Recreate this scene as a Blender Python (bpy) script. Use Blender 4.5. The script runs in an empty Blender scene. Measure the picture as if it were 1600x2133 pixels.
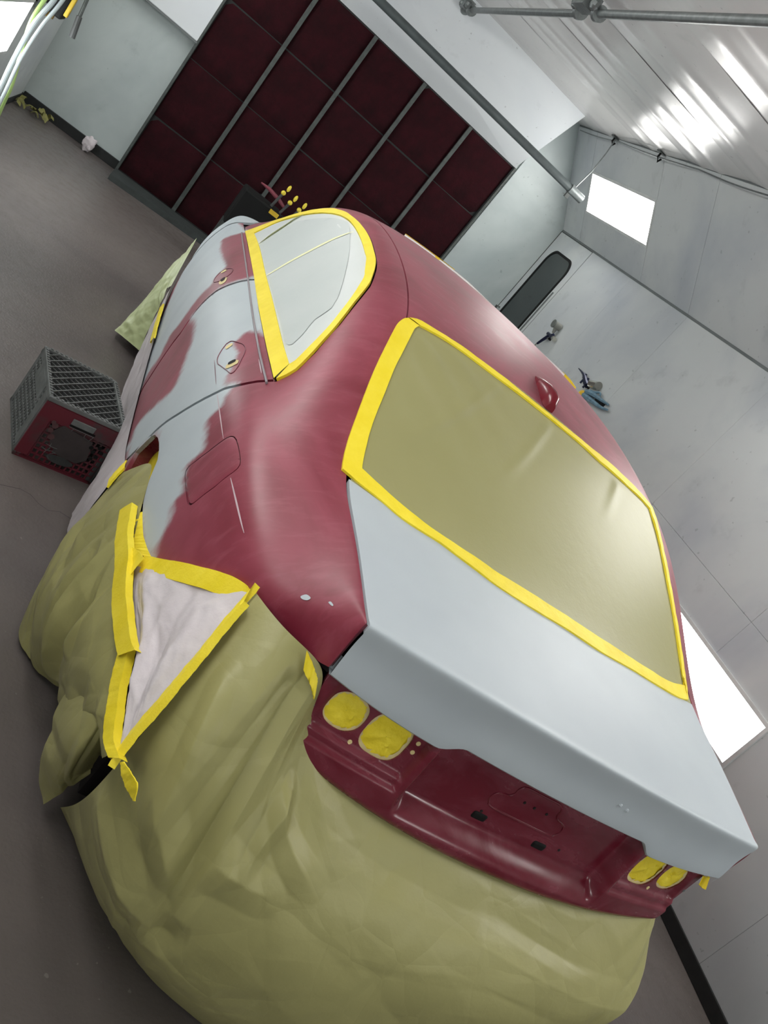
import bpy, bmesh, math, random
import numpy as np
from mathutils import Vector, Matrix
from mathutils.geometry import delaunay_2d_cdt

# ---------------------------------------------------------------- camera, world, lights, exposure
SC = bpy.context.scene
COL = SC.collection
CAM = np.array([-1.3503, 0.0, 1.7612])
cam_data = bpy.data.cameras.new('camera')
cam = bpy.data.objects.new('camera', cam_data)
COL.objects.link(cam)
RIGHT, DOWN, FWD = ((0.76039, -0.14377, 0.63336), (0.49463, -0.50379, -0.70819), (0.42090, 0.85178, -0.31196))
M = Matrix(((RIGHT[0], -DOWN[0], -FWD[0], CAM[0]), (RIGHT[1], -DOWN[1], -FWD[1], CAM[1]),
            (RIGHT[2], -DOWN[2], -FWD[2], CAM[2]), (0, 0, 0, 1)))
cam.matrix_world = M
cam_data.sensor_fit = 'VERTICAL'
cam_data.sensor_height = 24.0
cam_data.lens = 1762.5 / 2133 * 24.0
cam_data.clip_start = 0.05
SC.camera = cam
w = bpy.data.worlds.new('booth_world'); SC.world = w; w.use_nodes = True
w.node_tree.nodes['Background'].inputs[0].default_value = (0.75, 0.85, 1.0, 1)
w.node_tree.nodes['Background'].inputs[1].default_value = 0.15
SC.view_settings.view_transform = 'Standard'
SC.view_settings.look = 'None'
SC.view_settings.gamma = 1.0
SC.view_settings.use_curve_mapping = False
SC.view_settings.exposure = 0.08
LIGHT_UP = 18.0        # strength of the sloped ceiling fixtures
LIGHT_LOW = 13.0       # strength of the low wall fixtures

rng = np.random.default_rng(7)
random.seed(7)
# booth dimensions (metres): x across, y away from the camera, z up
XL, XR, YB, YF = -2.456, 2.267, 8.573, -3.2
H1, XR2, XL2, H2 = 2.261, 1.68, -1.87, 3.051
FX, FZ, FS = -1.496, 0.027, 0.5842     # filter bank corner and pitch

# ---------------------------------------------------------------- materials
def lin(c):
    return tuple(((v / 255) / 12.92 if v <= 10 else ((v / 255 + .055) / 1.055) ** 2.4) for v in c) + (1,)
class NT:
    def __init__(s, name):
        s.m = bpy.data.materials.new(name); s.m.use_nodes = True
        s.t = s.m.node_tree; s.b = s.t.nodes['Principled BSDF']
    def n(s, kind, **k):
        o = s.t.nodes.new(kind)
        for a, v in k.items():
            if a.startswith('i_'): o.inputs[a[2:].replace('_', ' ')].default_value = v
            else: setattr(o, a, v)
        return o
    def l(s, a, b): s.t.links.new(a, b)
    def coord(s, scale=(1, 1, 1), kind='Object'):
        tc = s.n('ShaderNodeTexCoord'); mp = s.n('ShaderNodeMapping'); mp.inputs['Scale'].default_value = scale
        s.l(tc.outputs[kind], mp.inputs[0]); return mp.outputs[0]
    def noise(s, vec, scale, detail=4, rough=.55, dist=0):
        n = s.n('ShaderNodeTexNoise'); n.inputs['Scale'].default_value = scale; n.inputs['Detail'].default_value = detail
        n.inputs['Roughness'].default_value = rough; n.inputs['Distortion'].default_value = dist
        s.l(vec, n.inputs['Vector']); return n.outputs['Fac']
    def ramp(s, fac, lo, hi, c0=(0, 0, 0, 1), c1=(1, 1, 1, 1)):
        r = s.n('ShaderNodeValToRGB'); r.color_ramp.elements[0].position = lo; r.color_ramp.elements[1].position = hi
        r.color_ramp.elements[0].color = c0; r.color_ramp.elements[1].color = c1
        s.l(fac, r.inputs[0]); return r.outputs[0]
    def mix(s, fac, a, b, mode='MIX'):
        m = s.n('ShaderNodeMix', data_type='RGBA', blend_type=mode)
        for v, i in ((fac, 0), (a, 6), (b, 7)):
            if hasattr(v, 'is_linked'): s.l(v, m.inputs[i])
            else: m.inputs[i].default_value = v
        return m.outputs[2]
    def math(s, op, a, b=0, c=0):
        m = s.n('ShaderNodeMath', operation=op)
        for i, v in enumerate((a, b, c)):
            if hasattr(v, 'is_linked'): s.l(v, m.inputs[i])
            else: m.inputs[i].default_value = v
        return m.outputs[0]
    def color(s, c):
        if hasattr(c, 'is_linked'): s.l(c, s.b.inputs['Base Color'])
        else: s.b.inputs['Base Color'].default_value = c
    def set(s, **k):
        for a, v in k.items():
            i = s.b.inputs[a.replace('_', ' ')]
            if hasattr(v, 'is_linked'): s.l(v, i)
            else: i.default_value = v
        return s
    def bump(s, h, dist=.01, strength=1):
        b = s.n('ShaderNodeBump'); b.inputs['Distance'].default_value = dist; b.inputs['Strength'].default_value = strength
        s.l(h, b.inputs['Height']); s.l(b.outputs[0], s.b.inputs['Normal'])

def plain(name, c, rough=.5, vary=.12, vscale=6, metallic=0, spec=.5, bump=0, bscale=60):
    t = NT(name); v = t.coord(); base = lin(c)
    dark = tuple(x * (1 - vary) for x in base[:3]) + (1,); lite = tuple(min(1, x * (1 + vary)) for x in base[:3]) + (1,)
    t.color(t.mix(t.ramp(t.noise(v, vscale), .3, .7), dark, lite))
    t.set(Roughness=rough, Metallic=metallic); t.b.inputs['Specular IOR Level'].default_value = spec
    if bump: t.bump(t.noise(v, bscale, 3), bump)
    return t.m

def wall_paint(name, base, smudge, amount=.5, rough=.42, wav=0.0):
    t = NT(name); v = t.coord()
    n1 = t.ramp(t.noise(v, .9, 5, .55, .4), .46, .74); n2 = t.ramp(t.noise(v, 5, 6, .6), .6, .8)
    c = t.mix(t.math('MULTIPLY', n1, amount), lin(base), lin(smudge))
    c = t.mix(t.math('MULTIPLY', n2, amount * .45), c, lin((118, 124, 126)))
    sp = t.ramp(t.noise(v, 26, 2, .4), .735, .76)
    c = t.mix(t.math('MULTIPLY', sp, .3), c, lin((90, 92, 94)))
    t.color(c); t.set(Roughness=rough)
    if wav: t.bump(t.noise(t.coord((1.6, .5, 1)), 1.1, 1), wav)
    return t.m
M_WALL = wall_paint('white_booth_paint', (193, 198, 198), (150, 158, 170), .7)
M_WALLB = wall_paint('grey_white_booth_paint', (184, 194, 193), (140, 152, 154), .7)
M_CEIL = wall_paint('glossy_ceiling_paint', (200, 200, 198), (182, 182, 184), .4, .22, .02)
M_CEIL.node_tree.nodes['Principled BSDF'].inputs['Specular IOR Level'].default_value = .3
M_HOOD = wall_paint('soffit_paint', (216, 221, 224), (196, 202, 209), .45)
M_SEAM = plain('dark_seam', (104, 110, 110), .7)
M_BLACK = plain('black_grime', (26, 29, 29), .75, .3, 20)
M_DARKSTEEL = plain('dark_painted_steel', (66, 72, 70), .5, .25, 25)
M_PAD = None
def floor_mat():
    t = NT('sealed_concrete_floor'); v = t.coord()
    n1 = t.ramp(t.noise(v, .8, 5, .6, .6), .35, .7); n2 = t.ramp(t.noise(v, 14, 6, .65), .45, .75)
    c = t.mix(n1, lin((90, 84, 82)), lin((110, 103, 99)))
    c = t.mix(t.math('MULTIPLY', n2, .25), c, lin((90, 80, 78)))
    sp = t.ramp(t.noise(v, 45, 2, .4), .72, .75)
    c = t.mix(t.math('MULTIPLY', sp, .4), c, lin((150, 146, 142)))
    t.color(c); t.set(Roughness=t.math('MULTIPLY_ADD', n2, .18, .36)); t.bump(t.noise(v, 70, 3), .0015)
    return t.m
M_FLOOR = floor_mat()
def pad_mat():
    t = NT('maroon_overspray_filter'); v = t.coord()
    n = t.noise(v, 5, 6, .65); f = t.noise(v, 160, 4, .7)
    c = t.mix(t.ramp(n, .3, .72), lin((40, 21, 24)), lin((62, 22, 29)))
    c = t.mix(t.math('MULTIPLY', t.ramp(f, .45, .75), .5), c, lin((34, 20, 23)))
    t.color(c); t.set(Roughness=.95); t.b.inputs['Specular IOR Level'].default_value = .1
    t.bump(t.math('ADD', f, t.math('MULTIPLY', t.noise(v, 9, 3), 2.5)), .012)
    return t.m
M_PAD = pad_mat()
def lamp_mat(name, strength, c=(1, 1, 1, 1)):
    t = NT(name); t.color((.9, .9, .9, 1)); t.set(Emission_Color=c, Emission_Strength=strength, Roughness=.3); return t.m
M_LAMP_UP = lamp_mat('lit_fixture_glass_upper', LIGHT_UP, (1, .985, .95, 1))
M_LAMP_LOW = lamp_mat('lit_fixture_glass_lower', LIGHT_LOW, (.97, 1, 1, 1))
M_FRAME = plain('fixture_frame_white', (200, 203, 202), .4)
M_STEEL = plain('galvanised_pipe', (120, 126, 126), .4, .2, 30, .5)
M_DKPIPE = plain('grey_painted_pipe', (82, 90, 91), .38, .15, 12)
M_RUBBER = plain('black_rubber', (17, 18, 18), .75, spec=.25)
M_GLASSDK = plain('dark_door_glass', (38, 46, 46), .12, .1)
M_GREY = plain('grey_plastic_dusty', (104, 108, 107), .6, .25, 18)
M_GREYDK = plain('dark_grey_plastic', (58, 60, 60), .65, .2, 18)
def overspray_plastic():
    t = NT('crate_plastic_red_overspray'); v = t.coord()
    f = t.ramp(t.noise(v, 5.5, 4, .6), .34, .52)
    t.color(t.mix(f, lin((66, 56, 57)), lin((100, 28, 42)))); t.set(Roughness=.65); return t.m
M_CRATERED = overspray_plastic()

def body_mat():
    t = NT('sanded_red_paint_with_primer'); v = t.coord()
    at = t.n('ShaderNodeAttribute', attribute_name='primer')
    n = t.noise(v, 26, 6, .65); n2 = t.noise(v, 3.2, 5, .62, .8); n3 = t.noise(t.coord((1, 3, 1)), 11, 5, .6, .6)
    d = t.math('ADD', at.outputs['Fac'], t.math('MULTIPLY', t.math('SUBTRACT', n, .5), .04))
    k = t.n('ShaderNodeMapRange', interpolation_type='SMOOTHSTEP')
    k.inputs['From Min'].default_value = -.016; k.inputs['From Max'].default_value = .022
    t.l(d, k.inputs['Value'])
    scuff = t.ramp(n2, .36, .66); sc2 = t.ramp(n3, .5, .72)
    red = t.mix(scuff, lin((122, 34, 52)), lin((150, 62, 81)))
    red = t.mix(t.math('MULTIPLY', sc2, .35), red, lin((164, 86, 102)))
    gray = t.mix(t.ramp(t.noise(v, 4, 3), .3, .7), lin((178, 188, 194)), lin((186, 196, 201)))
    t.color(t.mix(k.outputs[0], red, gray))
    r = t.math('MULTIPLY_ADD', scuff, .10, .40)
    t.set(Roughness=t.math('MULTIPLY_ADD', k.outputs[0], .08, r)); t.b.inputs['Specular IOR Level'].default_value = .6
    t.set(Sheen_Weight=.08, Sheen_Roughness=.45)
    return t.m
M_BODY = body_mat()
def primer_mat():
    t = NT('grey_primer'); v = t.coord()
    t.color(t.mix(t.ramp(t.noise(v, 3, 3), .3, .7), lin((178, 187, 194)), lin((186, 195, 201)))); t.set(Roughness=.5); return t.m
M_PRIMER = primer_mat()
def deepred():
    t = NT('deep_red_paint'); v = t.coord()
    n = t.ramp(t.noise(t.coord((1, 1, 2)), 7, 5, .6, 1), .38, .68)
    t.color(t.mix(n, lin((102, 24, 40)), lin((120, 48, 62)))); t.set(Roughness=t.math('MULTIPLY_ADD', n, .16, .17))
    return t.m
M_RED = deepred()
M_FIN = plain('gloss_red_paint', (112, 16, 34), .22, .05)
M_GAP = plain('panel_gap_shadow_black', (18, 10, 12), .8)
def tape_mat():
    t = NT('yellow_masking_tape'); v = t.coord()
    t.color(t.mix(t.ramp(t.noise(v, 14, 4), .3, .7), lin((238, 214, 30)), lin((250, 229, 62)))); t.set(Roughness=.55)
    t.bump(t.math('ADD', t.noise(v, 220, 2), t.math('MULTIPLY', t.noise(v, 35, 3), 3)), .0006); return t.m
M_TAPE = tape_mat()
M_CREAM = plain('cream_tape_back', (226, 208, 150), .6)
def paper_mat(name, c0, c1, rough=.5, fine=.0016, crease=0):
    t = NT(name); v = t.coord()
    c = t.mix(t.ramp(t.noise(v, 2.5, 4), .3, .7), lin(c0), lin(c1))
    t.color(c); t.set(Roughness=rough)
    h = t.math('MULTIPLY', t.math('ADD', t.noise(v, 28, 4, .6), t.math('MULTIPLY', t.noise(v, 150, 2), .25)), fine)
    if crease:
        nz = t.n('ShaderNodeTexNoise'); nz.inputs['Scale'].default_value = 3; t.l(v, nz.inputs['Vector'])
        wv = t.n('ShaderNodeVectorMath', operation='MULTIPLY_ADD'); t.l(nz.outputs['Color'], wv.inputs[0]); wv.inputs[1].default_value = (.12, .12, .12); t.l(v, wv.inputs[2])
        for sc, a in ((3.2, crease), (7, crease * .4)):
            f = []
            for ft in ('F1', 'F2'):
                vo = t.n('ShaderNodeTexVoronoi', feature=ft); vo.inputs['Scale'].default_value = sc; t.l(wv.outputs[0], vo.inputs['Vector']); f.append(vo.outputs['Distance'])
            h = t.math('ADD', h, t.math('MULTIPLY', t.math('SUBTRACT', f[1], f[0]), a))
    t.bump(h, 1.0); return t.m
M_PAPER = paper_mat('khaki_masking_paper', (150, 146, 94), (161, 157, 104), .46, .0006, .011)
M_PAPERG = paper_mat('green_khaki_masking_paper', (172, 182, 134), (180, 190, 144), .5, .0006, .010)
M_FILMK = paper_mat('khaki_window_paper', (150, 147, 99), (156, 153, 106), .46, .0006)
M_FILMW = paper_mat('white_window_paper', (200, 207, 206), (208, 214, 213), .45, .0008)
M_FILMW2 = paper_mat('bright_white_paper', (236, 240, 238), (242, 245, 243), .5, .0008)
M_WHITE = paper_mat('white_plastic_sheet', (200, 192, 196), (214, 208, 211), .42, .0012, .006)

# ---------------------------------------------------------------- object helpers
def link(name, me, mat=None, parent=None, smooth=True, kind=None):
    o = bpy.data.objects.new(name, me); COL.objects.link(o)
    if mat and not me.materials: me.materials.append(mat)
    if smooth is True:
        me.polygons.foreach_set('use_smooth', [True] * len(me.polygons))
    elif smooth:
        me.polygons.foreach_set('use_smooth', [True] * len(me.polygons))
        me.set_sharp_from_angle(angle=math.radians(smooth))
    if parent:
        o.parent = parent
        if parent.type == 'EMPTY' and parent.parent is None: o.matrix_parent_inverse = Matrix.Translation(-parent.location)
    if kind: o['kind'] = kind
    return o
def raw(name, V, F, mat, parent=None, smooth=True, kind=None):
    me = bpy.data.meshes.new(name); me.from_pydata([tuple(map(float, v)) for v in V], [], [tuple(map(int, f)) for f in F]); me.update()
    return link(name, me, mat, parent, smooth, kind)
def tag(o, label, cat, group=None):
    o['label'] = label; o['category'] = cat
    if group: o['group'] = group
    return o
def thing(name, loc, label, cat, group=None):
    o = bpy.data.objects.new(name, None); COL.objects.link(o); o.location = loc; o.empty_display_size = .1
    return tag(o, label, cat, group)
class MB:
    "collects shapes and links them as one mesh object"
    def __init__(s): s.V = []; s.F = []
    def add(s, V, F):
        k = len(s.V); s.V += [tuple(v) for v in V]; s.F += [tuple(i + k for i in f) for f in F]; return s
    def box(s, lo, hi, T=None, ch=0):
        x0, y0, z0 = lo; x1, y1, z1 = hi
        V = [(x0, y0, z0), (x1, y0, z0), (x1, y1, z0), (x0, y1, z0), (x0, y0, z1), (x1, y0, z1), (x1, y1, z1), (x0, y1, z1)]
        if T: V = [T(v) for v in V]
        return s.add(V, [(3, 2, 1, 0), (4, 5, 6, 7), (0, 1, 5, 4), (1, 2, 6, 5), (2, 3, 7, 6), (3, 0, 4, 7)])
    def tube(s, pts, r, n=10, cap=True):
        P = np.array(pts, float); rr = np.full(len(P), r) if np.isscalar(r) else np.array(r)
        V = []; F = []
        T = np.gradient(P, axis=0); T /= np.linalg.norm(T, axis=1)[:, None] + 1e-12
        ref = np.array((0, 0, 1.)) if abs(T[0][2]) < .9 else np.array((1., 0, 0))
        for i in range(len(P)):
            a = np.cross(T[i], ref); a /= np.linalg.norm(a) + 1e-12; b = np.cross(T[i], a)
            ref = np.cross(a, T[i]) if abs(np.dot(ref, T[i])) > .95 else ref
            for k in range(n):
                q = 2 * math.pi * k / n; V.append(P[i] + rr[i] * (math.cos(q) * a + math.sin(q) * b))
        for i in range(len(P) - 1):
            for k in range(n):
                F.append((i * n + k, i * n + (k + 1) % n, (i + 1) * n + (k + 1) % n, (i + 1) * n + k))
        if cap: F.append(tuple(range(n))[::-1]); F.append(tuple((len(P) - 1) * n + k for k in range(n)))
        return s.add(V, F)
    def cyl(s, a, b, r, n=16, r2=None): return s.tube([a, b], [r, r if r2 is None else r2], n)
    def ball(s, c, r, n=10, sc=(1, 1, 1)):
        V = []; F = []; m = n // 2 + 1
        for i in range(m):
            p = math.pi * (i + .02) / (m - 1 + .04)
            for k in range(n):
                q = 2 * math.pi * k / n
                V.append((c[0] + r * sc[0] * math.sin(p) * math.cos(q), c[1] + r * sc[1] * math.sin(p) * math.sin(q), c[2] + r * sc[2] * math.cos(p)))
        for i in range(m - 1):
            for k in range(n): F.append((i * n + k, (i + 1) * n + k, (i + 1) * n + (k + 1) % n, i * n + (k + 1) % n))
        F.append(tuple(range(n))); F.append(tuple((m - 1) * n + k for k in range(n))[::-1])
        return s.add(V, F)
    def grid(s, P):
        a, b = P.shape[:2]
        return s.add(P.reshape(-1, 3), [(i * b + j, (i + 1) * b + j, (i + 1) * b + j + 1, i * b + j + 1) for i in range(a - 1) for j in range(b - 1)])
    def build(s, name, mat, parent=None, smooth=30, kind=None): return raw(name, s.V, s.F, mat, parent, smooth, kind)
def bevel(o, w=.004, seg=2):
    m = o.modifiers.new('bevel', 'BEVEL'); m.width = w; m.segments = seg; m.limit_method = 'ANGLE'; m.angle_limit = math.radians(40); return o
def slab(name, lo, hi, mat, parent=None, kind=None, bev=0):
    o = MB().box(lo, hi).build(name, mat, parent, smooth=False, kind=kind)
    if bev: bevel(o, bev)
    return o

# ---------------------------------------------------------------- outlines on the body surface (table coordinates) and in metres
WIN_OUT_TOP=[(10.847,5.628),(10.83,6.273),(10.704,6.592),(10.546,6.849),(10.329,7.01),(10.094,7.189),(9.832,7.226),(9.61,7.251),(9.257,7.268),(8.909,7.288),(8.551,7.305),(8.178,7.305),(7.929,7.313),(7.723,7.287),(7.488,7.241),(7.297,7.2),(6.917,7.041),(6.499,6.867),(6.047,6.575),(5.829,6.331),(5.791,6.15),(5.792,5.955)]
WIN_IN_TOP=[(10.574,5.911),(10.586,6.379),(10.442,6.624),(10.247,6.793),(10.049,6.907),(9.804,7.026),(9.677,7.07),(9.55,7.109),(9.26,7.141),(8.906,7.145),(8.526,7.145),(8.188,7.148),(8.022,7.156),(7.84,7.139),(7.638,7.122),(7.456,7.107),(6.981,6.964),(6.514,6.75),(6.176,6.476),(6.001,6.255),(6.006,6.222),(6.005,6.197)]
WIN_OUT_BOT=[(10.847,5.628),(9.905,5.659),(8.955,5.667),(7.869,5.679),(6.85,5.756),(6.313,5.821),(5.813,5.912)]
WIN_IN_BOT=[(10.574,5.911),(9.848,5.923),(8.774,5.913),(7.932,5.954),(6.64,6.069),(6.271,6.135),(6.005,6.197)]
STRIP1=[(8.745,5.91),(8.791,6.243),(8.804,6.54),(8.832,6.836),(8.843,7.089)]
STRIP2=[(9.962,5.941),(10.045,6.14),(10.137,6.406),(10.248,6.634),(10.26,6.79)]
SHEET_IN=[(9.905,5.932),(10.005,6.132),(10.093,6.395),(10.092,6.619),(9.82,6.818),(9.514,7.006),(9.232,7.114),(8.65,6.991),(7.855,6.873),(7.152,6.79),(6.912,6.718),(6.814,6.51),(6.575,6.36),(6.458,6.193),(6.615,6.1),(7.71,5.988),(8.766,5.921)]
GAPR=[(5.813,5.912),(5.835,5.889),(5.91,5.69),(5.981,5.462),(6.023,5.197),(6.061,4.887),(6.107,4.593),(6.177,4.294),(6.213,4.061),(6.272,3.83),(6.373,3.544),(6.49,3.268),(6.639,2.954),(6.827,2.616),(6.94,2.369),(7.027,2.132),(7.124,1.91),(7.228,1.702),(7.346,1.488),(7.478,1.247)]
GAPF=[(8.827,5.692),(8.911,5.517),(8.971,5.187),(9.008,4.775),(9.063,4.373),(9.127,3.99),(9.154,3.7),(9.175,3.388),(9.165,3.093),(9.117,2.849),(9.056,2.587),(9.07,2.312),(9.057,2.045),(9.05,1.743),(9.057,1.453),(9.09,1.194)]
ARCH=[(7.133,1.379),(7.211,1.707),(7.211,1.851),(7.136,2.013),(7.003,2.183),(6.86,2.326),(6.669,2.437),(6.472,2.501),(6.285,2.53),(6.064,2.525),(5.935,2.443),(5.81,2.361),(5.641,2.304),(5.451,2.266),(5.238,2.264),(5.048,2.274),(4.707,2.295),(4.506,2.335),(4.351,2.368),(4.105,2.433)]
SEAM=[(4.109,2.431),(3.864,2.623),(3.642,2.819),(3.444,3.005),(3.249,3.194),(3.05,3.397),(2.85,3.621),(2.701,3.784),(2.564,3.942),(2.451,4.042),(2.324,4.127),(2.154,4.138),(1.964,4.134),(1.651,4.098),(1.134,4.052),(0.832,4.044),(0.555,4.059),(0.272,4.051)]
FUEL=[(4.89,3.202),(4.953,3.204),(5.036,3.229),(5.067,3.296),(5.035,3.419),(4.98,3.775),(4.96,4.19),(4.954,4.332),(4.929,4.462),(4.871,4.578),(4.777,4.658),(4.576,4.728),(4.39,4.759),(4.295,4.763),(4.229,4.735),(4.177,4.622),(4.156,4.445),(4.141,3.851),(4.204,3.397),(4.214,3.332),(4.233,3.279),(4.295,3.232),(4.367,3.218),(4.629,3.209)]
HANDLER=[(7.298,4.409),(7.296,4.616),(7.195,4.823),(7.072,5.05),(6.938,5.14),(6.794,5.074),(6.657,4.934),(6.524,4.797),(6.447,4.571),(6.606,4.388),(6.798,4.207),(6.933,4.095),(7.078,4.094),(7.193,4.211)]
HANDLEF=[(9.571,3.93),(9.613,4.086),(9.616,4.348),(9.561,4.62),(9.468,4.823),(9.368,4.745),(9.33,4.541),(9.32,4.313),(9.368,4.093),(9.477,3.875)]
SLOTR1=[(7.217,4.383),(7.231,4.614),(7.175,4.663),(7.147,4.431)]
SLOTR2=[(6.719,4.405),(6.71,4.813),(6.618,4.83),(6.621,4.412)]
SLOTF1=[(9.6,4.216),(9.594,4.449),(9.539,4.499),(9.552,4.265)]
SLOTF2=[(9.329,4.125),(9.311,4.507),(9.192,4.453),(9.195,4.218)]
CREASE1=[(6.156,4.075),(5.781,4.124),(4.966,4.222)]
CREASE2=[(4.084,4.366),(3.586,4.487),(3.162,4.558)]
CREASE3=[(7.096,3.981),(6.77,4.018),(6.411,4.047)]
HANDLINE=[(6.513,5.541),(6.137,5.585)]
CHIP1=[(1.591,5.157),(1.556,5.317),(1.429,5.317),(1.421,5.19),(1.507,5.117)]
CHIP2=[(1.108,5.595),(1.094,5.688),(0.984,5.649),(0.987,5.576)]
PR_QUARTER=[(6.143,4.858),(6.078,4.574),(5.978,4.4),(5.876,4.282),(5.771,4.184),(5.754,3.978),(5.693,3.799),(5.496,3.77),(5.282,3.751),(5.099,3.657),(5.11,3.433),(5.132,3.264),(5.026,3.218),(4.901,3.192),(4.748,3.195),(4.612,3.165),(4.618,3.07),(4.673,2.99),(4.509,2.917),(4.378,2.875),(4.289,2.746),(4.244,2.651),(4.181,2.576),(4.108,2.529),(4.002,2.506),(4.251,2.296),(4.754,2.216),(5.393,2.188),(5.966,2.227),(6.317,2.378),(6.675,2.397),(7.198,2.089),(7.52,1.575),(7.747,1.123),(7.996,1.072),(7.357,2.048),(6.985,2.588),(6.644,3.256),(6.338,4.033)]
PR_REAR1=[(8.851,5.784),(8.218,5.788),(7.164,5.777),(7.19,5.642),(7.267,5.488),(7.369,5.275),(7.323,5.041),(7.241,4.83),(7.168,4.692),(6.922,4.874),(6.786,4.798),(6.599,4.625),(6.496,4.495),(6.397,4.37),(6.132,4.301),(6.071,4.028),(6.423,3.273),(6.747,2.63),(6.947,2.151),(7.201,1.661),(7.4,1.356),(7.769,1.345),(8.082,1.388),(7.902,1.891),(7.632,2.458),(7.559,2.713),(7.736,2.828),(7.994,2.936),(8.229,3.06),(8.421,3.144),(8.741,3.146),(8.945,3.097),(9.013,2.993),(9.18,2.931),(9.191,3.22),(9.191,3.697),(9.147,4.141),(9.061,4.779),(9.014,5.411)]
PR_FRONT=[(10.976,5.699),(10.868,5.573),(10.919,4.751),(10.999,4.228),(10.797,4.167),(10.557,4.169),(10.12,4.307),(9.783,4.474),(9.68,4.429),(9.618,4.132),(9.625,3.97),(9.528,3.858),(9.465,3.711),(9.486,3.242),(9.451,2.909),(9.408,2.593),(9.404,2.401),(9.432,2.136),(9.3,1.927),(9.196,1.746),(9.278,1.445),(9.28,1.193),(9.152,1.12),(9.105,0.825),(8.978,0.652),(10.16,0.077),(10.912,0.153),(10.981,1.154),(11.713,1.707),(12.041,2.416),(12.1,3.47),(11.907,4.746)]
RW_LEFT_O=[(-0.5531,2.3294,1.4412),(-0.5678,2.3111,1.4356),(-0.5802,2.288,1.4284),(-0.5936,2.2507,1.4161),(-0.6168,2.141,1.3717),(-0.6328,2.0457,1.3251),(-0.6419,1.9703,1.2867),(-0.6489,1.8927,1.2469),(-0.6546,1.8333,1.2171),(-0.6586,1.7783,1.1923),(-0.6602,1.7341,1.1761),(-0.6601,1.7025,1.1672)]
RW_LEFT_I=[(-0.5138,2.3277,1.4433),(-0.5228,2.313,1.439),(-0.5306,2.2946,1.4336),(-0.5372,2.272,1.4266),(-0.5615,2.168,1.3886),(-0.5802,2.079,1.3484),(-0.5931,1.9854,1.3029),(-0.6044,1.8999,1.2595),(-0.6089,1.8483,1.2337),(-0.6109,1.8023,1.2122),(-0.612,1.7601,1.1943),(-0.6118,1.7324,1.1841)]
RW_BOT_O=[(-0.6601,1.7025,1.1672),(-0.6357,1.6906,1.168),(-0.6113,1.6788,1.1688),(-0.5529,1.6568,1.1713),(-0.5004,1.6315,1.1718),(-0.4465,1.6218,1.1749),(-0.3909,1.6164,1.1785),(-0.3558,1.6074,1.1791),(-0.2766,1.5893,1.18),(-0.2094,1.5767,1.1804),(-0.0986,1.5734,1.1824),(0.0236,1.5787,1.1841),(0.1517,1.5796,1.1826),(0.2992,1.6013,1.1814),(0.433,1.6211,1.176),(0.5357,1.6457,1.1709),(0.6082,1.6777,1.169)]
RW_BOT_I=[(-0.6118,1.7324,1.1841),(-0.6003,1.7261,1.184),(-0.5883,1.7202,1.184),(-0.5443,1.6962,1.1829),(-0.4968,1.6745,1.1827),(-0.4455,1.6571,1.1836),(-0.3931,1.6461,1.1857),(-0.3392,1.6385,1.1881),(-0.2648,1.6314,1.191),(-0.2031,1.624,1.1919),(-0.1051,1.6235,1.1948),(-0.0097,1.6242,1.1959),(0.0765,1.6266,1.1962),(0.166,1.6305,1.1953),(0.2624,1.638,1.1931),(0.368,1.6506,1.1892),(0.5029,1.6798,1.1835),(0.6126,1.7285,1.1827)]
RW_TOP_O=[(-0.5531,2.3294,1.4412),(-0.5173,2.3557,1.4498),(-0.4443,2.3716,1.4578),(-0.3686,2.3824,1.4641),(-0.2958,2.3834,1.4672),(-0.2208,2.3833,1.4695),(-0.1433,2.382,1.4708),(-0.0634,2.3797,1.4711),(0.0479,2.3795,1.4711),(0.1647,2.3796,1.4699),(0.2585,2.3862,1.4691),(0.3578,2.3953,1.4673),(0.4491,2.3883,1.4612),(0.5321,2.3697,1.452),(0.5628,2.3513,1.4458)]
RW_TOP_I=[(-0.5138,2.3277,1.4433),(-0.4959,2.3329,1.4458),(-0.4274,2.3477,1.4532),(-0.3521,2.3537,1.4582),(-0.2749,2.3512,1.4606),(-0.1948,2.3509,1.4627),(-0.1113,2.353,1.4646),(-0.0247,2.3543,1.4655),(0.0759,2.3529,1.4649),(0.1809,2.3515,1.4631),(0.2637,2.3419,1.4588),(0.347,2.3447,1.4564),(0.4251,2.3424,1.4521),(0.4989,2.3395,1.4472),(0.54,2.3266,1.4414)]
RW_RIGHT_O=[(0.5628,2.3513,1.4458),(0.5619,2.3141,1.4368),(0.564,2.27,1.4242),(0.566,2.2079,1.4034),(0.5733,2.131,1.3722),(0.5844,2.0579,1.3383),(0.5988,1.9911,1.3046),(0.6117,1.9265,1.271),(0.6214,1.8624,1.238),(0.6301,1.7836,1.2003),(0.6082,1.6777,1.169)]
RW_RIGHT_I=[(0.54,2.3266,1.4414),(0.5403,2.2939,1.4327),(0.5433,2.2494,1.4193),(0.5489,2.1913,1.3987),(0.5573,2.1161,1.3676),(0.5685,2.0437,1.334),(0.5828,1.9773,1.3007),(0.5957,1.9146,1.2683),(0.605,1.8505,1.2356),(0.6124,1.7809,1.2027),(0.6126,1.7285,1.1827)]
ROOFMARK=[(-0.2881,2.5655,1.501),(-0.2726,2.571,1.5024),(-0.2585,2.5676,1.5024),(-0.2765,2.5488,1.4988)]
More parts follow.
